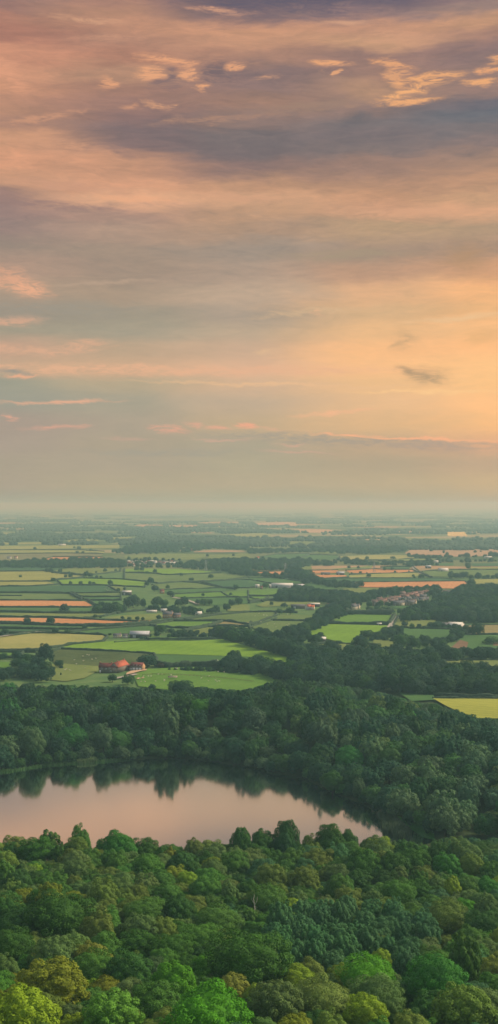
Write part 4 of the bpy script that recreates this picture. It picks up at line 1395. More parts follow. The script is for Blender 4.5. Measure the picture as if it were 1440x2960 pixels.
def hedge_mesh(pts, h, seed):
    r = np.random.default_rng(seed)
    P = [np.array(p) for p in pts]
    step = max(1.6, np.mean([p[1] for p in P]) / 900.0)
    S = []
    for a, b in zip(P[:-1], P[1:]):
        n = max(1, int(np.linalg.norm(b - a) / step))
        for k in range(n): S.append(a + (b - a) * k / n)
    S.append(P[-1]); S = np.array(S)
    if len(S) > 900: S = S[:: len(S) // 900 + 1]
    T = np.gradient(S, axis=0); T /= np.maximum(np.linalg.norm(T, axis=1, keepdims=True), 1e-6)
    Nn = np.stack([-T[:, 1], T[:, 0]], 1)
    prof = [(-.5, 0), (-.56, .45), (-.42, .86), (0, 1.0), (.42, .86), (.56, .45), (.5, 0)]
    big = 1 + .16 * np.interp(np.arange(len(S)), np.arange(0, len(S) + 6, 5), r.normal(size=len(np.arange(0, len(S) + 6, 5))))
    big = np.clip(big, .6, 1.5)
    V = []
    w = h * .85
    for k in range(len(S)):
        for (a, b) in prof:
            j = r.normal(size=3) * h * .07
            q = S[k] + Nn[k] * (a * w * big[k]) + j[:2]
            V.append((q[0], q[1], PLAIN + (b * h * big[k] + (j[2] if b > 0 else 0))))
    m = len(prof)
    F = [(k * m + i, k * m + i + 1, (k + 1) * m + i + 1, (k + 1) * m + i) for k in range(len(S) - 1) for i in range(m - 1)]
    F += [tuple(range(m))[::-1], tuple((len(S) - 1) * m + i for i in range(m))]
    return mesh_from('hedge', V, F, [M['hedge']])


for i, (ch, h, lab) in enumerate(HEDGES):
    ch = wide(ch)
    W_ = [flat(px, py + .5) for px, py in ch]
    D = np.mean([w[1] for w in W_])
    if D > 2600: h = h * 1.15
    o = mobj('hedge', hedge_mesh(W_, h, i))
    tag(o, lab, 'hedge')

# ------------------------------------------------------------------ lanes
lane_m = noisy_mat('lane', (.30, .27, .23), scale=.3)
def lane(pts, w, zoff, mat=lane_m, name='road'):
    P = np.array([flat(px, py) for px, py in pts])
    T = np.gradient(P, axis=0); T /= np.linalg.norm(T, axis=1, keepdims=True)
    N_ = np.stack([-T[:, 1], T[:, 0]], 1) * w / 2
    V = [(p[0], p[1], PLAIN + zoff) for p in np.concatenate([P - N_, P + N_])]
    n = len(P)
    o = mobj(name, mesh_from(name, V, [(k, k + 1, n + k + 1, n + k) for k in range(n - 1)], [mat]))
    if o.data.polygons[0].normal.z < 0: o.data.flip_normals()
    o['kind'] = 'structure'
lane([(1126,1817),(1132,1808),(1140,1797),(1146,1788),(1143,1782),(1125,1779)], 6.5, 1.75)
lane([(1196,1640),(1202,1650),(1218,1660),(1240,1666)], 9, 1.76)
lane([(0,1844),(40,1838),(60,1834),(110,1830),(170,1829)], 5, 1.77)
lane([(500,1729),(540,1737),(566,1746),(573,1750)], 6, 1.78)
lane([(395,1953),(378,1957),(352,1962),(330,1966)], 5, 1.6)
lane([(818,1708),(838,1703),(850,1699)], 7, 1.79)
yard = noisy_mat('sandy_yard', (.42, .28, .17), scale=.5)
o = mobj('yard', mesh_from('yard', [(x, y, PLAIN + 1.62) for x, y in (flat(*p) for p in [(366,1950),(378,1944),(425,1939),(424,1942),(405,1945),(385,1951),(365,1955)])], [(0, 1, 2, 3, 4, 5, 6)], [yard]))
if o.data.polygons[0].normal.z < 0: o.data.flip_normals()
o['kind'] = 'structure'

# ------------------------------------------------------------------ single trees among the fields (column, row of the foot, height, width factor, colour)
FT = [(101,1590,9),(215,1586,7),(228,1590,11),(223,1601,9),(240,1601,8),(262,1594,8),(135,1655,12),(148,1655,12),(174,1657,13),(199,1660,8),(190,1671,10),(204,1671,12),
 (154,1684,14),(59,1670,8),(27,1697,7),(204,1691,11),(233,1692,12),(260,1692,12),(271,1692,10),(319,1692,15),(342,1712,12),(304,1654,11),(278,1657,6),(334,1652,7),(60,1713,6),(207,1714,6),
 (186,1771,26),(250,1669,18),(262,1670,14),(280,1672,9),(292,1672,8),(79,1806,21),(146,1807,26),(15,1838,20),(5,1840,14),(159,1833,19),(195,1833,14),(245,1822,15),(275,1787,11),(291,1788,8),(354,1791,10),(94,1820,9),
 (49,1899,8),(170,1930,22),(130,1918,58,.75),(318,1838,8),(373,1619,11),(395,1604,9),(436,1603,8),(453,1603,10),(417,1627,12),(425,1660,9),(448,1657,12),(524,1666,10),(553,1680,10,1.6),(610,1672,12,1.3),
 (436,1688,19),(425,1695,14),(448,1711,19,1.2),(360,1706,8),(485,1703,12),(493,1725,17,1.2),(682,1706,16),(667,1722,9),(587,1725,10),(600,1610,9),(675,1609,8),(573,1749,16),(590,1751,20),(606,1750,18),(532,1752,28),(515,1754,22),
 (455,1755,32),(475,1755,22),(385,1757,38),(372,1757,30),(414,1757,28,.6),(655,1760,14),(670,1753,20),(690,1750,22),(395,1652,14),(410,1652,12),(991,1619,8),(1061,1619,11),(768,1702,17),(760,1615,7),(908,1659,5),(1042,1659,8),(1017,1660,6),
 (1066,1670,12),(1061,1659,5),(785,1752,13,.8),(821,1757,14,1.4),(1009,1645,10),(1036,1644,8),(1136,1617,9,1.5),(1112,1650,10),(1134,1650,10),(1142,1656,7),(1182,1654,5),(1195,1668,8),(1198,1673,8),(1218,1673,14,1.3),(1247,1596,10),(1341,1592,9),
 (1374,1599,9),(1283,1601,10,.7),(1293,1605,9),(1390,1596,5),(1304,1671,20),(1321,1671,15),(1334,1666,12),(1354,1646,12),(1336,1610,8),(1363,1695,22),(459,1793,15),(374,1795,12),(397,1795,13),(413,1795,11),(478,1765,9),(655,1767,22),
 (562,1776,20),(578,1776,18),(613,1773,16,1.4),(465,1833,27,1.2),(495,1833,17),(621,1832,18,.8),(608,1832,15,.8),(571,1833,12),(412,1849,10,1.7),(425,1930,38,1.6),(588,1928,16,1.3),(665,1936,42,1.1),(690,1938,38),(712,1942,36),
 (808,1777,17),(840,1776,20,1.2),(918,1776,15),(1061,1848,27,1.35),(1040,1876,42),(1052,1880,32),(980,1864,12,1.5),(912,1862,28),(952,1878,28),(970,1890,30),(930,1888,24),(890,1885,24),(870,1880,25),(1170,1812,16),(1191,1815,13),(1212,1816,13),
 (1247,1818,20),(1262,1820,22),(1380,1838,38),(1420,1865,24,1.6),(1162,1875,42),(1185,1864,28),(1200,1876,32),(1228,1864,30,1.2),(1258,1872,24),(1280,1870,22),(1304,1853,14,1.7),(1347,1830,22),(1330,1835,16),(1182,1888,22),(1134,1832,22),
 (1112,1838,22),(1095,1845,20),(1146,1825,16),(1090,1850,22),(57,1932,30,1.9),(3,1907,16),(147,1957,26),(115,1957,20),(43,1957,22),(80,1957,24),(100,1959,24),(15,1957,20),(80,1912,22,1.3),(100,1915,22),(60,1910,16),(176,1953,9,.5),
 (370,1980,30,1.1),(325,1972,22,1.2),(440,1994,16,1.2),(1105,1729,26,.35),(1080,1730,14),(900,1722,14),(940,1725,16),(880,1722,14)]
MARKS = [(20,1612,'far white farm'),(200,1690,'yellow field dotted with small trees'),(60,1665,'broad olive-yellow field'),(186,1760,'long orange stubble field'),(300,1655,'narrow olive field'),
 (110,1800,'second orange stubble field'),(180,1835,'pale field road'),(100,1915,'tall dark clump above the lake wood'),(350,1790,'olive wedge beside the stone farm'),(430,1610,'pale far village'),
 (430,1690,'wide dull green field'),(570,1672,'wide dull green field, standing alone in it'),(590,1745,'oak clump in the deep green field'),(390,1750,'dark clump by the black barn'),(495,1715,'small orange house'),
 (500,1780,'orange stone farm'),(480,1835,'long grey barn'),(620,1830,'olive-green field before the conifers'),(430,1925,'red-roofed farm'),(690,1930,'tall dark hedge over the paddock'),(680,1705,'crooked hedge'),
 (770,1700,'grey farm sheds'),(760,1612,'soft green far fields'),(1020,1655,'small dark farm on the stubble'),(830,1770,'red-roofed hamlet'),(1050,1620,'pale striped far field'),(1140,1650,'orange strip beyond the dark farm'),
 (1210,1670,'far curving road'),(1320,1600,'broad pink stubble rise'),(1320,1668,'wide green field by the pale-roofed barn'),(1050,1860,'big lime yellow field'),(940,1880,'small white-roofed hut'),(1200,1815,'olive field by the lane'),
 (1380,1840,'tan field at the picture edge'),(1220,1870,'broad green field below the greenhouse'),(1110,1835,'end of the country lane'),(1420,1865,'bare soil corner'),(1110,1728,'village'),(900,1722,'dark hamlet wood'),
 (370,1980,'farm drive, rooted in the lake wood'),(60,1955,'vivid green corner field')]
for i, t in enumerate(FT):
    px, py, h = t[:3]
    wf = (t[3] if len(t) > 3 else 1.0) * random.uniform(.95, 1.1)
    x, y = flat(px, py)
    H = h * y / FPX
    wpx = h * wf * 1.05
    W = wpx * y / FPX
    cm = SP['field'][0][0]
    asp = (H / W) * cm['W'] / cm['H']
    big = h > 24
    col = pick([('darkteal', 2), ('dark', 2), ('deepgreen', .5), ('midgreen', .6)])[0]
    nm = 'field_tree'
    if (px, py) == (1105, 1729): nm = 'cypress_tree'
    sp = 'mid' if big else 'field'
    cm = SP[sp][0][0]
    asp = (H / W) * cm['W'] / cm['H']
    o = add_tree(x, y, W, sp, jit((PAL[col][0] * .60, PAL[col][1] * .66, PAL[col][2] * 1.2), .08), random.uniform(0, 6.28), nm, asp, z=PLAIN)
    mk = min(MARKS, key=lambda m: (m[0] - px) ** 2 + (2.2 * (m[1] - py)) ** 2)[2]
    sz = 'tiny' if h < 10 else ('small' if h < 16 else ('mid-sized' if h < 25 else 'big'))
    shp = 'narrow' if wf < .8 else ('spreading' if wf > 1.25 else 'round')
    lab = f'{sz} {shp} dark tree by the {mk}'
    tag(o, lab, 'tree', lab.replace(' tree ', ' trees '))
o = add_tree(*flat(464, 1932), 24 * 1.0 * flat(464, 1932)[1] / FPX, 'field', PAL['copper'], 1.0, 'copper_beech', .72, z=PLAIN)
tag(o, 'dark purple copper-leaved tree beside the red-roofed farm garage', 'tree')

# ------------------------------------------------------------------ tree belts and copses of the vale
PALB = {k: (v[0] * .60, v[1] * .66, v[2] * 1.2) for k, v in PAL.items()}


def belt_poly(poly, h, dens=1.0, sp='mid', cols=(('darkteal', 3), ('dark', 2), ('midgreen', .5), ('bluegrey', .5))):
    W_ = np.array([flat(*p) for p in wide(poly)])
    lo, hi = W_.min(0), W_.max(0)
    area = .5 * abs(sum(W_[i][0] * W_[(i + 1) % len(W_)][1] - W_[(i + 1) % len(W_)][0] * W_[i][1] for i in range(len(W_))))
    n = int(dens * area / (h * .72) ** 2)
    c = 0
    for _ in range(n * 12):
        p = rng.uniform(lo, hi)
        if in_poly(p[None, :], W_)[0]:
            hh = h * random.uniform(.75, 1.15)
            k = pick([(a, b) for a, b in cols])[0]
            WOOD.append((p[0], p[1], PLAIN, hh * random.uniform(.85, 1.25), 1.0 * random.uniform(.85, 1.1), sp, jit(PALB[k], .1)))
            c += 1
            if c >= n: break


def belt_line(pts, h, w=1.0, gap=0.0, sp='mid', cols=(('darkteal', 3), ('dark', 2), ('midgreen', .4))):
    P = [np.array(flat(*p)) for p in wide(pts)]
    for a, b in zip(P[:-1], P[1:]):
        L_ = np.linalg.norm(b - a)
        s = 0
        while s < L_:
            if random.random() > gap:
                hh = h * random.uniform(.6, 1.15)
                q = a + (b - a) * s / L_ + rng.normal(size=2) * w * 3
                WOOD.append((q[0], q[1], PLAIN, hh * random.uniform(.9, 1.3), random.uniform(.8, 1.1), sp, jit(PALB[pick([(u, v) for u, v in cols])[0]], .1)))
            s += h * random.uniform(.5, .85)


# the dark woods between the lake wood and the fields
belt_poly([(852,1934),(900,1924),(960,1916),(1090,1922),(1170,1932),(1240,1936),(1300,1950),(1370,1964),(1440,1972),(1440,2014),(1260,2012),(1150,2008),(1060,2004),(960,1990),(900,1978),(850,1962)], 14, 1.25)
belt_poly([(480,1938),(560,1936),(640,1938),(720,1948),(740,1954),(640,1945)], 4, .6)
belt_poly([(640,1934),(690,1930),(730,1936),(800,1948),(870,1960),(960,1980),(1040,1996),(1000,2002),(900,1990),(800,1968),(720,1952),(650,1944)], 13, 1.1)
belt_poly([(650,1851),(700,1851),(740,1864),(800,1876),(845,1884),(872,1896),(862,1910),(800,1894),(745,1878),(700,1864)], 13, 1.15)
belt_poly([(845,1888),(900,1894),(960,1896),(1010,1898),(1080,1896),(1150,1900),(1170,1912),(1000,1910),(860,1918)], 11, 1.2)
belt_poly([(1150,1912),(1250,1908),(1300,1910),(1440,1902),(1440,1909),(1300,1912),(1180,1925)], 12, 1.3)
belt_line([(1230,1900),(1300,1902),(1360,1898),(1440,1900)], 12)
belt_line([(800,1838),(840,1840),(885,1846),(925,1850)], 10); belt_line([(750,1836),(800,1848),(860,1856),(920,1862)], 9)
belt_line([(812,1842),(845,1836),(872,1830),(895,1822),(915,1812),(935,1802),(955,1794),(975,1786),(995,1778)], 11, 1.6)
belt_line([(830,1846),(868,1836),(900,1818),(928,1806)], 10, 1.5)
belt_poly([(1170,1800),(1165,1782),(1200,1768),(1240,1764),(1268,1750),(1290,1728),(1330,1714),(1360,1704),(1440,1706),(1440,1796),(1400,1802),(1330,1802),(1262,1794)], 12, 1.0)
belt_poly([(800,1740),(810,1722),(860,1708),(900,1712),(940,1722),(965,1728),(1000,1722),(1040,1738),(960,1748),(930,1743)], 11, 1.1)
belt_poly([(925,1770),(960,1758),(1000,1748),(1020,1760),(1000,1775),(950,1790),(925,1790)], 9, .8)
belt_poly([(1000,1735),(1060,1722),(1100,1716),(1180,1712),(1265,1706),(1280,1716),(1260,1730),(1230,1720),(1150,1720),(1090,1728),(1060,1742),(1020,1748)], 10, .7)
belt_line([(1040,1752),(1090,1756),(1140,1752),(1200,1748)], 8, 1, .3); belt_line([(1060,1772),(1120,1772),(1160,1776)], 9, 1, .1)
belt_line([(1100,1742),(1150,1738),(1200,1736)], 8, 2, .45)
belt_poly([(268,1775),(280,1768),(330,1765),(362,1768),(360,1774)], 12, 1.2)
belt_line([(425,1765),(500,1766),(560,1772),(625,1772)], 9, 1, .1); belt_line([(500,1772),(560,1778)], 9)
belt_line([(440,1843),(470,1842),(520,1844),(600,1845),(640,1848)], 6.5, 1, .05); belt_line([(500,1840),(560,1838),(640,1836),(680,1842)], 8, 1, .05)
belt_poly([(625,1842),(660,1832),(720,1846),(700,1856),(650,1850)], 11, 1)
belt_line([(720,1666),(760,1668),(800,1672),(850,1674)], 11, 1.5); belt_line([(850,1676),(865,1668),(900,1680),(905,1690)], 13, 3); belt_line([(845,1662),(870,1672),(898,1684)], 16, 3)
belt_line([(905,1686),(940,1692),(975,1700),(1000,1700),(1038,1702)], 12, 2); belt_line([(960,1690),(1000,1694),(1035,1698)], 12, 2)
belt_poly([(0,1640),(0,1631),(120,1627),(160,1626),(210,1622),(300,1622),(360,1628),(360,1642),(220,1644)], 11, .4)
belt_poly([(520,1641),(560,1630),(640,1622),(720,1622),(720,1664),(660,1656),(600,1650),(540,1645)], 11, .3)
belt_poly([(665,1652),(720,1648),(720,1668),(665,1660)], 12, .7)
belt_poly([(720,1622),(840,1622),(980,1630),(960,1638),(900,1636),(850,1650),(720,1652)], 11, .24)
belt_line([(980,1622),(1060,1634),(1190,1630),(1260,1628)], 11, 4); belt_line([(1000,1632),(1100,1634),(1190,1636)], 9, 3)
belt_line([(1230,1616),(1300,1612),(1360,1612),(1440,1606)], 12, 4, .15); belt_line([(1260,1626),(1340,1626),(1440,1622)], 11, 4, .2); belt_line([(1190,1610),(1240,1616)], 11, 4)
belt_line([(1300,1672),(1330,1672),(1360,1674),(1440,1670)], 11, 1, .15); belt_line([(1350,1640),(1360,1640)], 12, 1)
belt_line([(1180,1640),(1200,1636),(1260,1634)], 11, 3, .1)
belt_poly([(320,1598),(345,1592),(420,1576),(540,1572),(620,1580),(720,1584),(720,1592),(620,1588),(540,1598),(420,1600),(360,1604)], 12, .16)
belt_poly([(720,1594),(800,1594),(900,1592),(980,1584),(1170,1584),(1180,1594),(1080,1604),(980,1602),(900,1597),(820,1600),(720,1602)], 12, .17)
belt_line([(1240,1578),(1300,1574),(1380,1578),(1440,1580)], 14, 8)
belt_line([(380,1635),(420,1634),(520,1634)], 10, 3, .3); belt_line([(380,1622),(440,1620),(520,1622)], 10, 2, .25); belt_line([(380,1640),(450,1642),(540,1642)], 9, 3, .2)
belt_line([(0,1912),(30,1906),(60,1904)], 7, 1); belt_line([(60,1926),(140,1922)], 8, 2); belt_line([(0,1958),(60,1956),(130,1958),(160,1960)], 12, 2)
belt_line([(120,1945),(150,1938),(180,1934)], 5, 1, .2)
belt_line([(0,1968),(60,1966),(140,1968)], 12, 3)
belt_line([(885,1724),(940,1728)], 12, 3)
belt_line([(1090,1850),(1125,1842),(1150,1826)], 8, 1.5); belt_line([(1080,1852),(1140,1856)], 5.5, 1)
belt_line([(1200,1872),(1250,1868),(1300,1856),(1335,1836),(1350,1826)], 7, 2); belt_line([(1165,1820),(1250,1820),(1330,1822)], 4.5, .6)
belt_line([(1264,1816),(1300,1818),(1330,1818)], 6, .6)
for dy in (488, 508, 532, 552, 574):
    belt_line([(1080 + 40 * .2873, 1580 + (dy + 4) * .2873), (1080 + 590 * .2873, 1580 + (dy - 8) * .2873)], 6.5, 4, .35)
# ------------------------------------------------------------------ the far vale: copses and hedgerow belts fading into the haze
def far_woods():
    r = np.random.default_rng(5)
    IV, IF = ico(2)
    Vs, Fs = [], []
    base = 0
    keepout = [np.array([flat(*p) for p in f[2]]) for f in FIELDS if f[2][0][1] < 1600]
    for _ in range(1750):
        D = 1 / r.uniform(1 / 19000, 1 / 3900)
        px = r.uniform(-200, 1640)
        x = (px - 720) / FPX * D
        if mnoise.noise(Vector((x / 1400.0, D / 900.0, 0))) < r.uniform(-.35, .25): continue
        L_ = r.uniform(40, 260) * (1.6 if D > 8000 else 1)
        ang = r.choice([0.1, 0.1, 1.6]) + r.normal() * .25
        n = int(L_ / 13) + 1
        wd = r.choice([5, 5, 12, 30])
        for k in range(n):
            s = (k / max(1, n - 1) - .5) * L_
            q = np.array([x + math.cos(ang) * s + r.normal() * wd * .5, D + math.sin(ang) * s + r.normal() * wd])
            if px_y(q) > 1592: continue
            if any(in_poly(q[None, :], kp)[0] for kp in keepout): continue
            h = r.uniform(7, 15)
            dv = IV * np.array([h * r.uniform(.55, .9), h * r.uniform(.55, .9), h * .58]) * r.uniform(.82, 1.15, (len(IV), 1))
            Vs.append(dv + np.array([q[0], q[1], PLAIN + h * .45])); Fs.append(IF + base); base += len(IV)
    V = np.concatenate(Vs); F = np.concatenate(Fs)
    me = mesh_from('distant_woods', V, F, [noisy_mat('distant_leaves', (.03, .055, .028), var=.4, scale=.05)])
    o = mobj('distant_woods', me)
    tag(o, 'copses and hedgerow belts fading across the hazy vale', kind='stuff')
    print('far woods', len(Vs))


def px_y(q):
    return proj(q[0], q[1], PLAIN)[1]


far_woods()
# ------------------------------------------------------------------ buildings
BM = {
 'redtile': noisy_mat('red_tiles', (.37, .095, .052), scale=1.2, var=.2),
 'darkred': noisy_mat('dark_red_tiles', (.13, .036, .034), scale=1.2, var=.2),
 'oldred': noisy_mat('weathered_red_tiles', (.19, .10, .08), scale=1.2, var=.25), 'oldbrown': noisy_mat('weathered_brown_tiles', (.13, .085, .075), scale=1.2, var=.25), 'oldbrick': noisy_mat('weathered_brick', (.20, .14, .11), scale=1.5, var=.25),
 'slate': noisy_mat('grey_slate', (.09, .09, .10), scale=1),
 'paleroof': noisy_mat('pale_sheet_roof', (.46, .45, .42), scale=.5, var=.1),
 'greyroof': noisy_mat('grey_sheet_roof', (.34, .35, .37), scale=.5, var=.12),
 'stone': noisy_mat('grey_brown_stone', (.16, .135, .115), scale=1.5, var=.3),
 'sandstone': noisy_mat('warm_sandstone', (.38, .22, .12), scale=1.5, var=.18),
 'brick': noisy_mat('red_brick', (.28, .15, .11), scale=1.5, var=.25),
 'white': noisy_mat('white_render', (.50, .47, .42), scale=.8, var=.06),
 'cream': noisy_mat('cream_render', (.60, .50, .38), scale=.8, var=.1),
 'timber': noisy_mat('dark_boards', (.06, .055, .055), scale=1),
 'paint': noisy_mat('white_paint', (.80, .78, .74), scale=.8, var=.03),
 'glass': noisy_mat('window_glass', (.03, .035, .045), scale=.8, rough=.15, spec=.5),
}


def gable(w, d, e, r):
    """walls with gable ends, ridge along x"""
    V = [(-w/2, -d/2, -.3), (w/2, -d/2, -.3), (w/2, d/2, -.3), (-w/2, d/2, -.3), (-w/2, -d/2, e), (w/2, -d/2, e), (w/2, d/2, e), (-w/2, d/2, e), (-w/2, 0, r), (w/2, 0, r)]
    F = [(0, 3, 2, 1), (0, 1, 5, 4), (2, 3, 7, 6), (1, 2, 6, 9, 5), (3, 0, 4, 8, 7), (4, 5, 9, 8), (6, 7, 8, 9)]
    return MB().add(V, F)


def roof_mb(w, d, e, r, ov=.35, th=.22):
    mb = MB()
    k = (r - e) / (d / 2)
    for s in (-1, 1):
        ye = s * (d / 2 + ov); ze = e - k * ov
        V = []
        for x in (-w/2 - ov, w/2 + ov):
            V += [(x, ye, ze + .03), (x, 0, r + .03), (x, 0, r + .03 + th), (x, ye, ze + .03 + th)]
        F = [(0, 1, 2, 3), (7, 6, 5, 4), (0, 4, 5, 1), (1, 5, 6, 2), (2, 6, 7, 3), (3, 7, 4, 0)]
        if s > 0: F = [f[::-1] for f in F]
        mb.add(V, F)
    return mb


def building(name, x, y, w, d, e, r, rz, wm, rm, label, cat='house', group=None, chim=(), wins=(), doors=(), small=False):
    root = empty(name, (x, y, PLAIN + .35), rz)
    tag(root, label, cat, group)
    gable(w, d, e, r).build('wall', BM[wm], root)
    rf = roof_mb(w, d, e, r).build('roof', BM[rm], root)
    for cx in chim:
        mb = MB().box(cx - .45, cx + .45, -.4, .4, r - .4, r + 1.1).box(cx - .52, cx + .52, -.47, .47, r + 1.1, r + 1.25)
        mb.build('chimney', BM['brick'], rf)
    for (side, c, z, ww, hh) in wins:
        f = MB(); g = MB()
        if side == 'f':
            yy = -d/2
            f.box(c - ww/2, c + ww/2, yy - .1, yy + .02, z, z + hh); g.box(c - ww/2 + .13, c - .04, yy - .13, yy - .101, z + .13, z + hh - .13); g.box(c + .04, c + ww/2 - .13, yy - .13, yy - .101, z + .13, z + hh - .13)
        else:
            s = 1 if side == 'r' else -1
            xx = s * w/2
            a, b = sorted((xx, xx + s * .1)); f.box(a, b, c - ww/2, c + ww/2, z, z + hh)
            a, b = sorted((xx + s * .101, xx + s * .13)); g.box(a, b, c - ww/2 + .13, c + ww/2 - .13, z + .13, z + hh - .13)
        fo = f.build('window', BM['paint'], root)
        g.build('pane', BM['glass'], fo)
    for (side, c, z, ww, hh, mk) in doors:
        f = MB()
        if side == 'f':
            f.box(c - ww/2, c + ww/2, -d/2 - .09, -d/2 + .02, z, z + hh)
            nd = max(2, int(hh / .5))
            for q in range(1, nd):
                f.box(c - ww/2 + .1, c + ww/2 - .1, -d/2 - .105, -d/2 - .091, z + hh * q / nd - .03, z + hh * q / nd + .03)
        else:
            f.box(w/2 - .02, w/2 + .09, c - ww/2, c + ww/2, z, z + hh)
        f.build('door' if ww < 2 else 'garage_door', BM[mk], root)
    return root


def at(px, py): return flat(px, py)


# the red-roofed farm
x, y = at(313, 1946)
building('farmhouse', x, y + 3.4, 16.5, 6.8, 5.0, 8.2, math.radians(-4), 'stone', 'darkred', 'long stone farmhouse wing with a dark red roof and white windows above the lake wood', 'farmhouse',
         chim=(-7.6, 2.6), wins=[('f', -5.6, 3.2, 1.3, 1.25), ('f', -1.9, 2.6, 1.3, 1.35), ('f', 1.4, 3.2, 1.3, 1.25), ('f', 2.4, .8, 1.3, 1.3), ('f', 5.9, 3.2, 1.25, 1.2)], doors=[('f', -7.1, 0, 1.2, 2.2, 'paint')])
x, y = at(341, 1946)
# gable end toward the viewer, roof running back
a = math.radians(107)
bx, by = x + 9.5 * math.cos(math.radians(72)) - 3.0, y + 11.5
gh = building('gabled_farmhouse', bx, by, 23, 8.2, 5.0, 8.9, math.radians(-108), 'stone', 'redtile', 'tall gabled farmhouse range with the bright orange-red roof beside the dark red roofed wing', 'farmhouse',
         chim=(-10.5, 4.0), wins=[('r', -2, 3.0, 1.3, 1.2), ('r', 2, 3.0, 1.3, 1.2), ('r', -2, .7, 1.3, 1.2), ('r', 2, .7, 1.3, 1.2), ('f', -8, .8, 1.4, 1.4), ('f', -3, 2.8, 1.3, 1.3), ('f', 3, 1.0, 1.6, 1.6), ('f', 7, 3.0, 1.3, 1.2)])
MB().box(-11.3, 11.3, -4.16, -4.104, 0, 4.75).build('sandstone_facing', BM['sandstone'], gh)
x, y = at(370.5, 1938)
building('link_building', x, y + 3, 6.4, 5.5, 2.9, 4.7, math.radians(-10), 'stone', 'darkred', 'low stone building joining the gabled farmhouse to the garages', 'outbuilding',
         wins=[('f', -.4, .9, 1.5, 1.4)], doors=[('f', 2.3, 0, .9, 2.1, 'paint')])
x, y = at(397, 1940)
g = building('garage_block', x, y + 3.4, 11.6, 6.8, 4.5, 6.9, math.radians(-19), 'stone', 'darkred', 'stone garage block with three white doors and three dormers at the end of the farm', 'garage',
         doors=[('f', -2.3, 0, 2.45, 2.6, 'paint'), ('f', .75, 0, 2.45, 2.6, 'paint'), ('f', 3.8, 0, 2.45, 2.6, 'paint'), ('f', -4.9, 0, 1.0, 2.3, 'paint')])
for cx in (-2.3, .75, 3.8):
    dm = MB().box(cx - .75, cx + .75, -3.2, -1.0, 4.3, 5.5)
    dm.add([(cx - .9, -3.35, 5.5), (cx + .9, -3.35, 5.5), (cx, -3.35, 6.2), (cx - .9, -.8, 5.5), (cx + .9, -.8, 5.5), (cx, -.8, 6.2)], [(0, 1, 2), (5, 4, 3), (0, 3, 4, 1), (1, 4, 5, 2), (2, 5, 3, 0)])
    dd = dm.build('dormer', BM['darkred'], g)
    f = MB().box(cx - .5, cx + .5, -3.3, -3.22, 4.45, 5.35).build('window', BM['paint'], dd)
    f.matrix_parent_inverse.identity()
# a sandstone gable on the garage's sunny end
MB().add([(5.803, -3.38, -.2), (5.803, 3.38, -.2), (5.803, 3.38, 4.48), (5.803, 0, 6.86), (5.803, -3.38, 4.48), (5.86, -3.38, -.2), (5.86, 3.38, -.2), (5.86, 3.38, 4.48), (5.86, 0, 6.86), (5.86, -3.38, 4.48)],
         [(0, 4, 3, 2, 1), (5, 6, 7, 8, 9), (0, 1, 6, 5), (1, 2, 7, 6), (2, 3, 8, 7), (3, 4, 9, 8), (4, 0, 5, 9)]).build('gable_wall', BM['sandstone'], g)

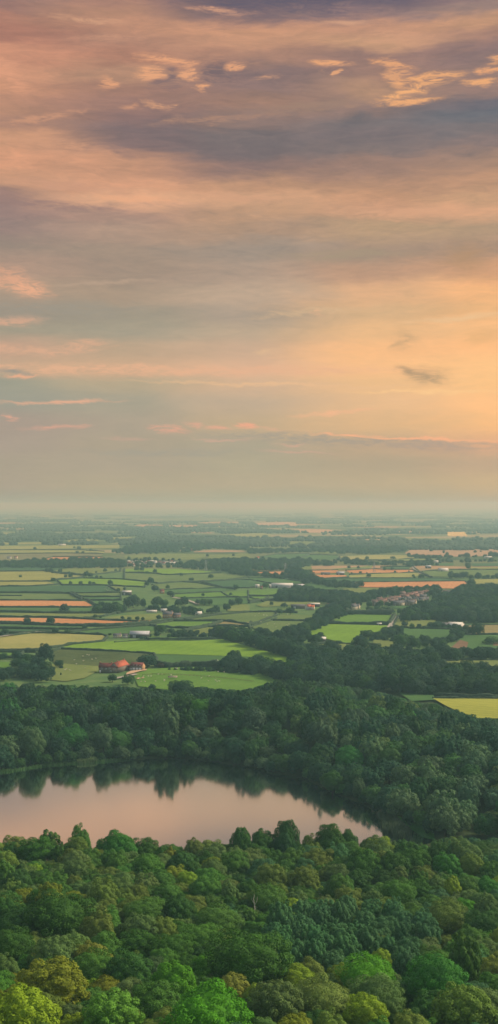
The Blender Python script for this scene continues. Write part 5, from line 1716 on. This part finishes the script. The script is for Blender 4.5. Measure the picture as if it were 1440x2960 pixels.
# farm sheds and other single buildings: column, row of the foot, width px, depth m, eaves, ridge, turn, wall, roof, label, category
SING = [
 (403,1845,56,14,4.0,7.0,-3,'timber','greyroof','long grey-roofed barn with dark walls behind the lime green hill','barn'),
 (338,1845,22,8,2.8,4.6,0,'cream','slate','low pale farm cottage at the end of the long grey barn','cottage'),
 (362,1845,16,7,2.6,4.2,0,'white','slate','small white outhouse between the pale cottage and the long grey barn','outbuilding'),
 (486,1788,28,10,5.2,8.6,-14,'sandstone','slate','orange stone farmhouse with a grey roof among dark trees','farmhouse'),
 (511,1788,22,9,4.2,6.6,6,'brick','slate','brick range with white gable beside the orange stone farmhouse','farmhouse'),
 (475,1770,20,9,2.6,4.2,0,'white','paleroof','low pale-roofed shed behind the orange stone farmhouse','shed'),
 (438,1771,30,7,1.8,2.8,0,'white','paleroof','long low white greenhouse in front of the tall clump','greenhouse'),
 (573,1779,19,10,2.4,4.6,8,'white','paleroof','white-roofed shed half hidden by trees below the sheep pasture','shed'),
 (366,1721,26,12,5,7,0,'timber','paleroof','black barn with a pale roof edge by the tall clump','barn'),
 (468,1716,12,8,4,6.4,10,'sandstone','darkred','small orange house among trees below the olive field','house'),
 (816,1700,62,14,5.0,8.2,-3,'greyroof','paleroof','long grey farm shed beside the deep green field','barn'),
 (862,1700,36,14,4.0,6.4,-3,'timber','greyroof','lower grey shed at the lane end of the farm sheds','barn'),
 (744,1700,12,8,4.0,6.0,0,'white','paleroof','white block of the farm sheds standing nearest the field','barn'),
 (756,1703,8,7,3.0,4.4,0,'brick','darkred','small brick house between the white block and the tree','house'),
 (781,1700,8,8,4.0,6.0,0,'white','paleroof','small white shed beside the round tree at the farm sheds','shed'),
 (862,1760,40,12,4.0,5.6,0,'timber','slate','dark low shed at the start of the red-roofed hamlet','barn'),
 (908,1754,34,9,3.6,4.8,0,'timber','paleroof','pale thin-roofed shed behind the hamlet','shed'),
 (892,1764,12,8,4.6,7.6,25,'white','redtile','white gabled house with red roof in the hamlet','house'),
 (903,1764,13,8,4.2,6.8,-10,'cream','redtile','cream house with a red roof touching the white gabled one','house'),
 (934,1773,16,8,2.9,4.9,5,'brick','darkred','brown bungalow in the hamlet trees','bungalow'),
 (957,1774,21,9,3.0,5.6,-6,'brick','darkred','wide brown-roofed bungalow beside the brown bungalow','bungalow'),
 (962,1758,30,9,3.6,6.0,-8,'brick','darkred','long red-roofed house in front of the hamlet wood','house'),
 (992,1752,16,9,4.4,8.0,20,'cream','slate','pale house with a steep gable between hamlet and village','house'),
 (1022,1763,17,9,4.4,8.0,30,'cream','slate','pale gabled house above the conifer screen','house'),
 (1034,1762,14,8,4.2,7.2,-15,'cream','slate','second pale gabled house above the conifer screen','house'),
 (1290,1816,30,18,3.2,5.6,-28,'greyroof','slate','grey ribbed sheds beside the greenhouse','shed'),
 (1322,1817,40,20,3.4,6.4,-24,'white','paleroof','big white greenhouse roof among trees above the green field','greenhouse'),
 (934,1855,18,9,2.4,4.4,-8,'timber','paleroof','small white-roofed hut beside the lime yellow field','hut'),
 (1284,1653,26,24,4,7.5,0,'white','paleroof','pale-roofed barn by the far curving road','barn'),
 (1240,1643,14,20,4,6,0,'timber','greyroof','small grey barn near the far curving road','barn'),
 (1262,1628,12,14,4,6.5,0,'white','paleroof','white cottage in the trees below the pink rise','cottage'),
 (25,1616,11,14,4,6.5,0,'white','slate','white farmhouse alone in the broad brown field','farmhouse'),
 (45,1615,9,12,4,6.5,0,'cream','darkred','pale barn beside the lone white farmhouse','barn'),
 (406,1594,14,18,5,8,0,'cream','slate','pale hall among the far woods','house'),
 (555,1593,9,14,5,8,0,'sandstone','darkred','sandy farmhouse at the tip of the thin pink field','farmhouse'),
 (746,1617,7,12,4,7,0,'white','redtile','white cottage with a red roof in the far woods','cottage'),
 (1413,1614,20,20,3,5,0,'white','paleroof','long white building beyond the pink rise','barn'),
 (178,1577,20,20,3,5,0,'white','paleroof','long white shed on the far pale strip','shed'),
 (942,1663,26,14,3.5,5.5,0,'timber','slate','small dark farm standing on the orange stubble','barn'),
 (985,1663,22,16,4.5,7,0,'timber','greyroof','grey barn of the small dark farm on the stubble','barn'),
 (1097,1809,13,4,2.2,2.9,0,'timber','paleroof','tiny pale-roofed field shelter under the bright green field','shelter'),
]
for (px, py, wpx, d, e, r, rz, wm, rm, lab, cat) in SING:
    x, y = at(px, py)
    w = wpx * y / FPX
    wins = [('f', c * w / 4, e * .35, 1.2, 1.2) for c in (-1.2, 0, 1.2)] if cat in ('farmhouse', 'house', 'cottage', 'bungalow') and y < 2200 else []
    chim = (w * .38,) if cat in ('farmhouse', 'house', 'cottage', 'bungalow') else ()
    doors = [('f', -w * .25, 0, min(3.5, w * .2), e * .75, 'timber' if wm != 'timber' else 'greyroof')] if cat in ('barn', 'shed', 'shelter', 'hut') else []
    building({'house': 'house', 'farmhouse': 'farmhouse'}.get(cat, cat), x, y + d / 2, w, d, e, r, math.radians(rz), wm, rm, lab, cat, chim=chim, wins=wins, doors=doors)

# the village: traced houses
VR = [(75,580,'brick','darkred'),(30,592,'brick','darkred'),(150,560,'white','darkred'),(190,548,'brick','darkred'),(240,545,'brick','redtile'),(300,528,'brick','darkred'),(330,530,'white','redtile'),(370,512,'brick','redtile'),
 (430,525,'brick','redtile'),(470,492,'brick','darkred'),(420,478,'cream','darkred'),(380,474,'brick','darkred'),(440,556,'stone','slate'),(484,558,'cream','slate'),(520,555,'stone','slate'),(528,485,'brick','redtile'),(543,470,'cream','darkred'),
 (640,472,'brick','darkred'),(722,482,'cream','darkred'),(762,486,'brick','slate'),(800,486,'cream','darkred'),(860,486,'brick','darkred'),(320,588,'stone','slate'),(272,592,'cream','slate'),(240,596,'stone','slate'),(372,588,'stone','slate'),
 (402,580,'cream','darkred'),(104,572,'brick','redtile'),(212,566,'brick','darkred'),(292,498,'brick','darkred'),(500,528,'brick','slate'),(410,500,'cream','redtile'),(350,552,'cream','slate'),(60,560,'brick','darkred'),(10,585,'cream','darkred'),
 (270,560,'brick','slate'),(460,516,'white','darkred'),(180,580,'cream','darkred')]
RN = {'darkred': 'brown', 'redtile': 'dull red', 'slate': 'grey'}; WN = {'stone': 'grey stone', 'brick': 'brick', 'white': 'white', 'cream': 'cream'}
for (dx, dy, wm, rm) in VR:
    x, y = at(1080 + dx * .2873, 1580 + dy * .2873 + 1.5)
    w = random.uniform(8, 12)
    part = 'upper end' if dy < 505 and dx < 600 else ('outlying end' if dx >= 600 else ('garden side' if dy > 560 else 'middle'))
    lab = f'{WN[wm]} house with {RN[rm]} roof at the {part} of the village'.replace('at the middle', 'in the middle')
    building('house', x, y, w, 8, 4.8, 8.0, random.uniform(-.5, .5), {'brick': 'oldbrick'}.get(wm, wm), {'redtile': 'oldred', 'darkred': 'oldbrown'}.get(rm, rm), lab, 'house', lab.replace('house', 'houses', 1), chim=(w * .36,), wins=[('f', c * w / 4, .9 + 2.2 * q, 1.1, 1.1) for c in (-1.1, 1.1) for q in (0, 1)])
# the pale village in the middle distance
for k in range(30):
    px = 372 + (k % 13) * 11 + random.uniform(-3, 3); py = 1627 + (k // 13) * 4.5 + random.uniform(-1.5, 1.5)
    if px > 512: continue
    x, y = at(px, py)
    wm = random.choice(['white', 'cream', 'white']); rm = random.choice(['paleroof', 'slate', 'darkred', 'paleroof'])
    w = random.uniform(6, 12)
    lab = f'tiny {WN[wm]} {"pale-roofed" if rm == "paleroof" else RN[rm] + "-roofed"} building of the pale village among far trees'
    building('village_house', x, y, w, 9, 3.2, 5.4, random.uniform(-.4, .4), wm, rm, lab, 'house', lab.replace('building', 'buildings'))

# ------------------------------------------------------------------ sheep
wool = noisy_mat('wool', (.60, .55, .45), scale=6, var=.1)
face = noisy_mat('sheep_face', (.12, .10, .09), scale=6)


def sheep_mesh():
    mb = MB()
    V, F = ico(2)
    d = unit(V)
    k = 1 + .05 * np.sin(d[:, 0] * 11) * np.sin(d[:, 1] * 9 + 1) * np.sin(d[:, 2] * 10)
    B = d * np.array([.62, .33, .34]) * k[:, None]
    B[:, 2] += np.where(d[:, 0] < 0, .0, .03) + .68
    mb.add(B.tolist(), F.tolist())
    # neck and head
    mb.tube([(.45, 0, .78), (.66, 0, .92), (.80, 0, .93)], [.20, .15, .11], 8)
    mb.tube([(.74, 0, .95), (.86, 0, .90), (.98, 0, .82)], [.11, .10, .055], 8)
    for s in (-1, 1):
        mb.tube([(.80, s * .07, .98), (.77, s * .18, .96)], [.045, .02], 5)
        mb.tube([(.38, s * .17, .55), (.40, s * .17, .28), (.38, s * .17, 0)], [.085, .05, .045], 6)
        mb.tube([(-.42, s * .17, .58), (-.36, s * .17, .40), (-.45, s * .17, .26), (-.43, s * .17, 0)], [.11, .065, .05, .045], 6)
    mb.tube([(-.58, 0, .72), (-.66, 0, .55)], [.06, .03], 5)
    return mb.mesh('sheep', wool, True)


sm = sheep_mesh()
SH = [((0, 1750, .2873), [(875,515),(895,520),(835,530),(965,552),(927,562),(838,578),(748,568),(770,608)], 'on the rough hillside behind the red-roofed farm'),
 ((360, 1900, .2873), [(340,193),(378,193),(190,213),(240,212),(265,215),(470,200)], 'by the rail fence of the green paddock'),
 ((360, 1900, .2873), [(512,133),(530,136),(943,167),(1003,170),(850,212)], 'on the upper part of the green paddock'),
 ((360, 1900, .2873), [(165,267),(207,268),(313,262),(400,248),(400,259),(772,233),(845,258),(918,255),(930,267),(955,262)], 'on the lower part of the green paddock'),
 ((360, 1900, .2873), [(915,51),(938,51)], 'on the green slope below the lime green hill'),
 ((0, 1860, .2873), [(668,277),(700,290),(710,295),(855,267),(655,285)], 'on the yellowing grass beside the red-roofed farm'),
 ((1080, 1900, .2873), [(1118,70),(1142,72),(1095,88),(1115,108),(1155,108),(1030,42),(1085,110),(1140,115)], 'on the light green field at the picture edge'),
 ((720, 1750, .2873), [(185,205),(255,203),(390,215),(375,213),(403,203),(270,232),(120,180),(100,95),(60,120),(150,112),(390,103),(180,115)], 'on the grey-green pastures by the hamlet'),
 ((0, 1580, .2873), [(1050,437),(1065,430),(1078,415),(1085,455),(1095,440),(1110,458),(1125,462),(1100,425),(1072,445),(1140,460)], 'of the far white flock beside the yellow field')]
wn = 0
for (x0, y0, f), pts, where in SH:
    for (dx, dy) in pts:
        X, Y = at(x0 + dx * f, y0 + dy * f)
        o = mobj('sheep', sm, None, (X, Y, PLAIN + 1.4), random.uniform(-.6, .6) + (PI if random.random() < .5 else 0))
        s = random.uniform(.85, 1.1); o.scale = (s, s, s)
        tag(o, f'white sheep grazing {where}', 'sheep', f'sheep {where}')

# rail fence of the paddock
P = [at(412, 1957), at(440, 1955), at(500, 1956), at(560, 1959), at(620, 1964), at(680, 1970), at(735, 1977)]
fr = empty('rail_fence', (0, 0, PLAIN + 1.35)); tag(fr, 'brown post-and-rail fence across the green sheep paddock', 'fence')
rails = MB(); posts = []
for a, b in zip(P[:-1], P[1:]):
    for z in (.45, .85, 1.2):
        rails.tube([(a[0], a[1], z), (b[0], b[1], z)], [.06, .06], 4)
    n = max(1, int(math.dist(a, b) / 3.5))
    for k in range(n):
        posts.append((a[0] + (b[0] - a[0]) * k / n, a[1] + (b[1] - a[1]) * k / n))
wood_m = noisy_mat('weathered_wood', (.16, .12, .08), scale=3)
rails.build('rail', wood_m, fr)
pm = MB().box(-.09, .09, -.09, .09, -.2, 1.4).mesh('post', wood_m)
for p in posts[:95]:
    mobj('post', pm, fr, (p[0], p[1], 0))
# pinkish rubble at the paddock corner, dark troughs
rub = MB()
for k in range(14):
    cx = random.uniform(-3, 3); V, F = ico(1)
    s = random.uniform(.4, .9)
    rub.add((V * np.array([s * 1.3, s, s * .7]) * np.random.default_rng(k).uniform(.8, 1.15, (len(V), 1)) + np.array([cx, cx * 1.2 + random.uniform(-.6, .6), s * .4])).tolist(), F.tolist())
X, Y = at(403, 1966)
o = rub.build('rubble_heap', noisy_mat('pink_stone', (.55, .36, .27), scale=2)); o.location = (X, Y, PLAIN + 1.35)
tag(o, 'low heap of pinkish rubble at the corner of the sheep paddock', 'rubble')
X, Y = at(499, 1964)
o = MB().box(-4, 4, -1.1, 1.1, .5, 1.1).box(-4, 4, -1.1, -1.0, 1.1, 1.6).box(-4, 4, 1.0, 1.1, 1.1, 1.6).box(-3, -2.4, -1.25, 1.25, 0, .7).box(2.4, 3, -1.25, 1.25, 0, .7).build('feed_trailer', noisy_mat('faded_pink_paint', (.50, .36, .32), scale=1))
o.location = (X, Y, PLAIN + 1.35); tag(o, 'long low faded trailer beside the paddock rails', 'trailer')

# ------------------------------------------------------------------ pylons
steel = noisy_mat('galvanised_steel', (.30, .32, .33), scale=1)


def pylon(px, py, hpx, lab):
    x, y = at(px, py)
    h = hpx * y / FPX
    root = empty('pylon', (x, y, PLAIN)); tag(root, lab, 'pylon', None)
    t = MB()
    b = h * .10
    def half(z): return b * (1 - z / h) ** .8 * .95 + .35
    for sx in (-1, 1):
        for sy in (-1, 1):
            t.tube([(sx * half(z), sy * half(z), z) for z in (0, h * .35, h * .7, h)], [.32, .28, .22, .12], 4)
    zs = [0, h * .14, h * .27, h * .39, h * .5, h * .6, h * .69, h * .78, h * .88]
    for z0, z1 in zip(zs[:-1], zs[1:]):
        a, c = half(z0), half(z1)
        for s in (-1, 1):
            t.tube([(-a, s * a, z0), (c, s * c, z1)], [.13, .13], 4); t.tube([(a, s * a, z0), (-c, s * c, z1)], [.13, .13], 4)
            t.tube([(s * a, -a, z0), (s * c, c, z1)], [.13, .13], 4)
    t.build('tower', steel, root)
    for z, w in ((h * .68, h * .17), (h * .79, h * .22), (h * .90, h * .15)):
        MB().tube([(-w, 0, z), (0, 0, z + .5), (w, 0, z)], [.12, .3, .12], 5).tube([(-w, 0, z), (0, 0, z + h * .035), (w, 0, z)], [.1, .15, .1], 5).build('cross_arm', steel, root)


pylon(595, 1652, 34, 'grey lattice pylon rising from the dark woods below the pale far fields')
pylon(825, 1656, 30, 'grey lattice pylon at the head of the long orange stubble')
pylon(1082, 1655, 30, 'grey lattice pylon standing by the orange strips beyond the dark farm')

# ------------------------------------------------------------------ water plants
def reeds(name, poly, h, n, col, label, z=0.0, world=False):
    r = np.random.default_rng(len(name) + n)
    W_ = np.array(poly if world else [flat(px, py, 0.0) for px, py in poly])
    lo, hi = W_.min(0), W_.max(0)
    P = r.uniform(lo, hi, (n * 4, 2)); P = P[in_poly(P, W_)][:n]
    m = len(P)
    hh = h * r.uniform(.6, 1.2, m); a = r.uniform(0, PI, m); w = .12 + .05 * r.random(m)
    dx, dy = np.cos(a) * w * (1 + h * .25), np.sin(a) * w * (1 + h * .25)
    lx, ly = r.normal(size=m) * h * .12, r.normal(size=m) * h * .12
    z0 = np.maximum(terr(P), z) - .1
    V = np.stack([np.stack([P[:, 0] - dx, P[:, 1] - dy, z0], 1), np.stack([P[:, 0] + dx, P[:, 1] + dy, z0], 1),
                  np.stack([P[:, 0] + lx + dx * .3, P[:, 1] + ly + dy * .3, z0 + hh], 1), np.stack([P[:, 0] + lx - dx * .3, P[:, 1] + ly - dy * .3, z0 + hh], 1)], 1).reshape(-1, 3)
    o = mobj(name, mesh_from(name, V, np.arange(4 * m).reshape(m, 4), [noisy_mat(name, col, scale=1.5)]))
    tag(o, label, kind='stuff')


reeds('reeds', [(0,2229),(60,2223),(130,2211),(225,2203),(300,2198),(400,2194),(300,2203),(225,2208),(120,2216),(50,2228),(0,2235)], 1.3, 3500, (.10, .22, .06), 'bright green reed fringe along the far shore')
reeds('reed_bed', [(220,2199),(285,2195),(280,2204),(225,2208)], 2.2, 2500, (.16, .24, .09), 'pale reed bed at the foot of the wood on the far shore')
reeds('reeds', [(1095,2362),(1130,2358),(1165,2390),(1190,2412),(1160,2425),(1110,2408)], 2.6, 5200, (.07, .11, .055), 'grey-green reeds standing in the narrow end of the lake')
reeds('reeds', [(1075,2335),(1120,2345),(1140,2362),(1100,2362)], 2.4, 2500, (.12, .14, .08), 'pale reeds against the dark bank of the narrow end')
reeds('water_weed', [(1148,2366),(1200,2380),(1252,2400),(1256,2426),(1225,2420),(1190,2396),(1160,2380)], .5, 12000, (.06, .20, .045), 'bright green weed carpet at the tip of the lake')

# bare snag on the slope
X, Y, W0 = solve(735, 2640, 30, 1.2, 120, 500)
z = tz(X, Y)
sn = MB().tube([(0, 0, 0), (.3, 0, 7), (-.3, .2, 11.5), (.2, .3, 14)], [.3, .22, .13, .04], 7).tube([(.2, 0, 8), (1.3, .2, 10.5), (1.5, .1, 12.8)], [.14, .09, .03], 6).tube([(-.1, 0, 9.5), (-1.2, .1, 11.3), (-1.1, 0, 12.6)], [.11, .06, .02], 6)
o = sn.build('dead_tree', M['pale_bark']); o.location = (X, Y, z + 2.0); o.scale = (.7, .7, .62)
tag(o, 'bare pale dead tree poking up beside the blue-green poplar grove', 'dead tree')

for o in bpy.data.objects:
    if 'label' in o and len(o['label'].replace('-', ' ').split()) > 16: print('LONG', o.name, o['label'])
# ------------------------------------------------------------------ the remaining trees of the woods
bases = []
for key in SP:
    for cm, tm in SP[key]:
        users = [o for o in bpy.data.objects if o.type == 'MESH' and o.data == cm]
        if users:
            bases.append((key, cm, users[0]))
have = {b[0] for b in bases}
def fixk(i):
    i = list(i)
    if i[5] not in have:
        i[5] = {'mid': 'oak', 'midtall': 'ash', 'field': 'mid', 'birch': 'ash'}[i[5]]
    return tuple(i)
print('kinds', have, 'wood', len(WOOD))
wood_object('woodland', [fixk(i) for i in WOOD], 'the countless further trees of the woods round the lake and across the vale', bases)
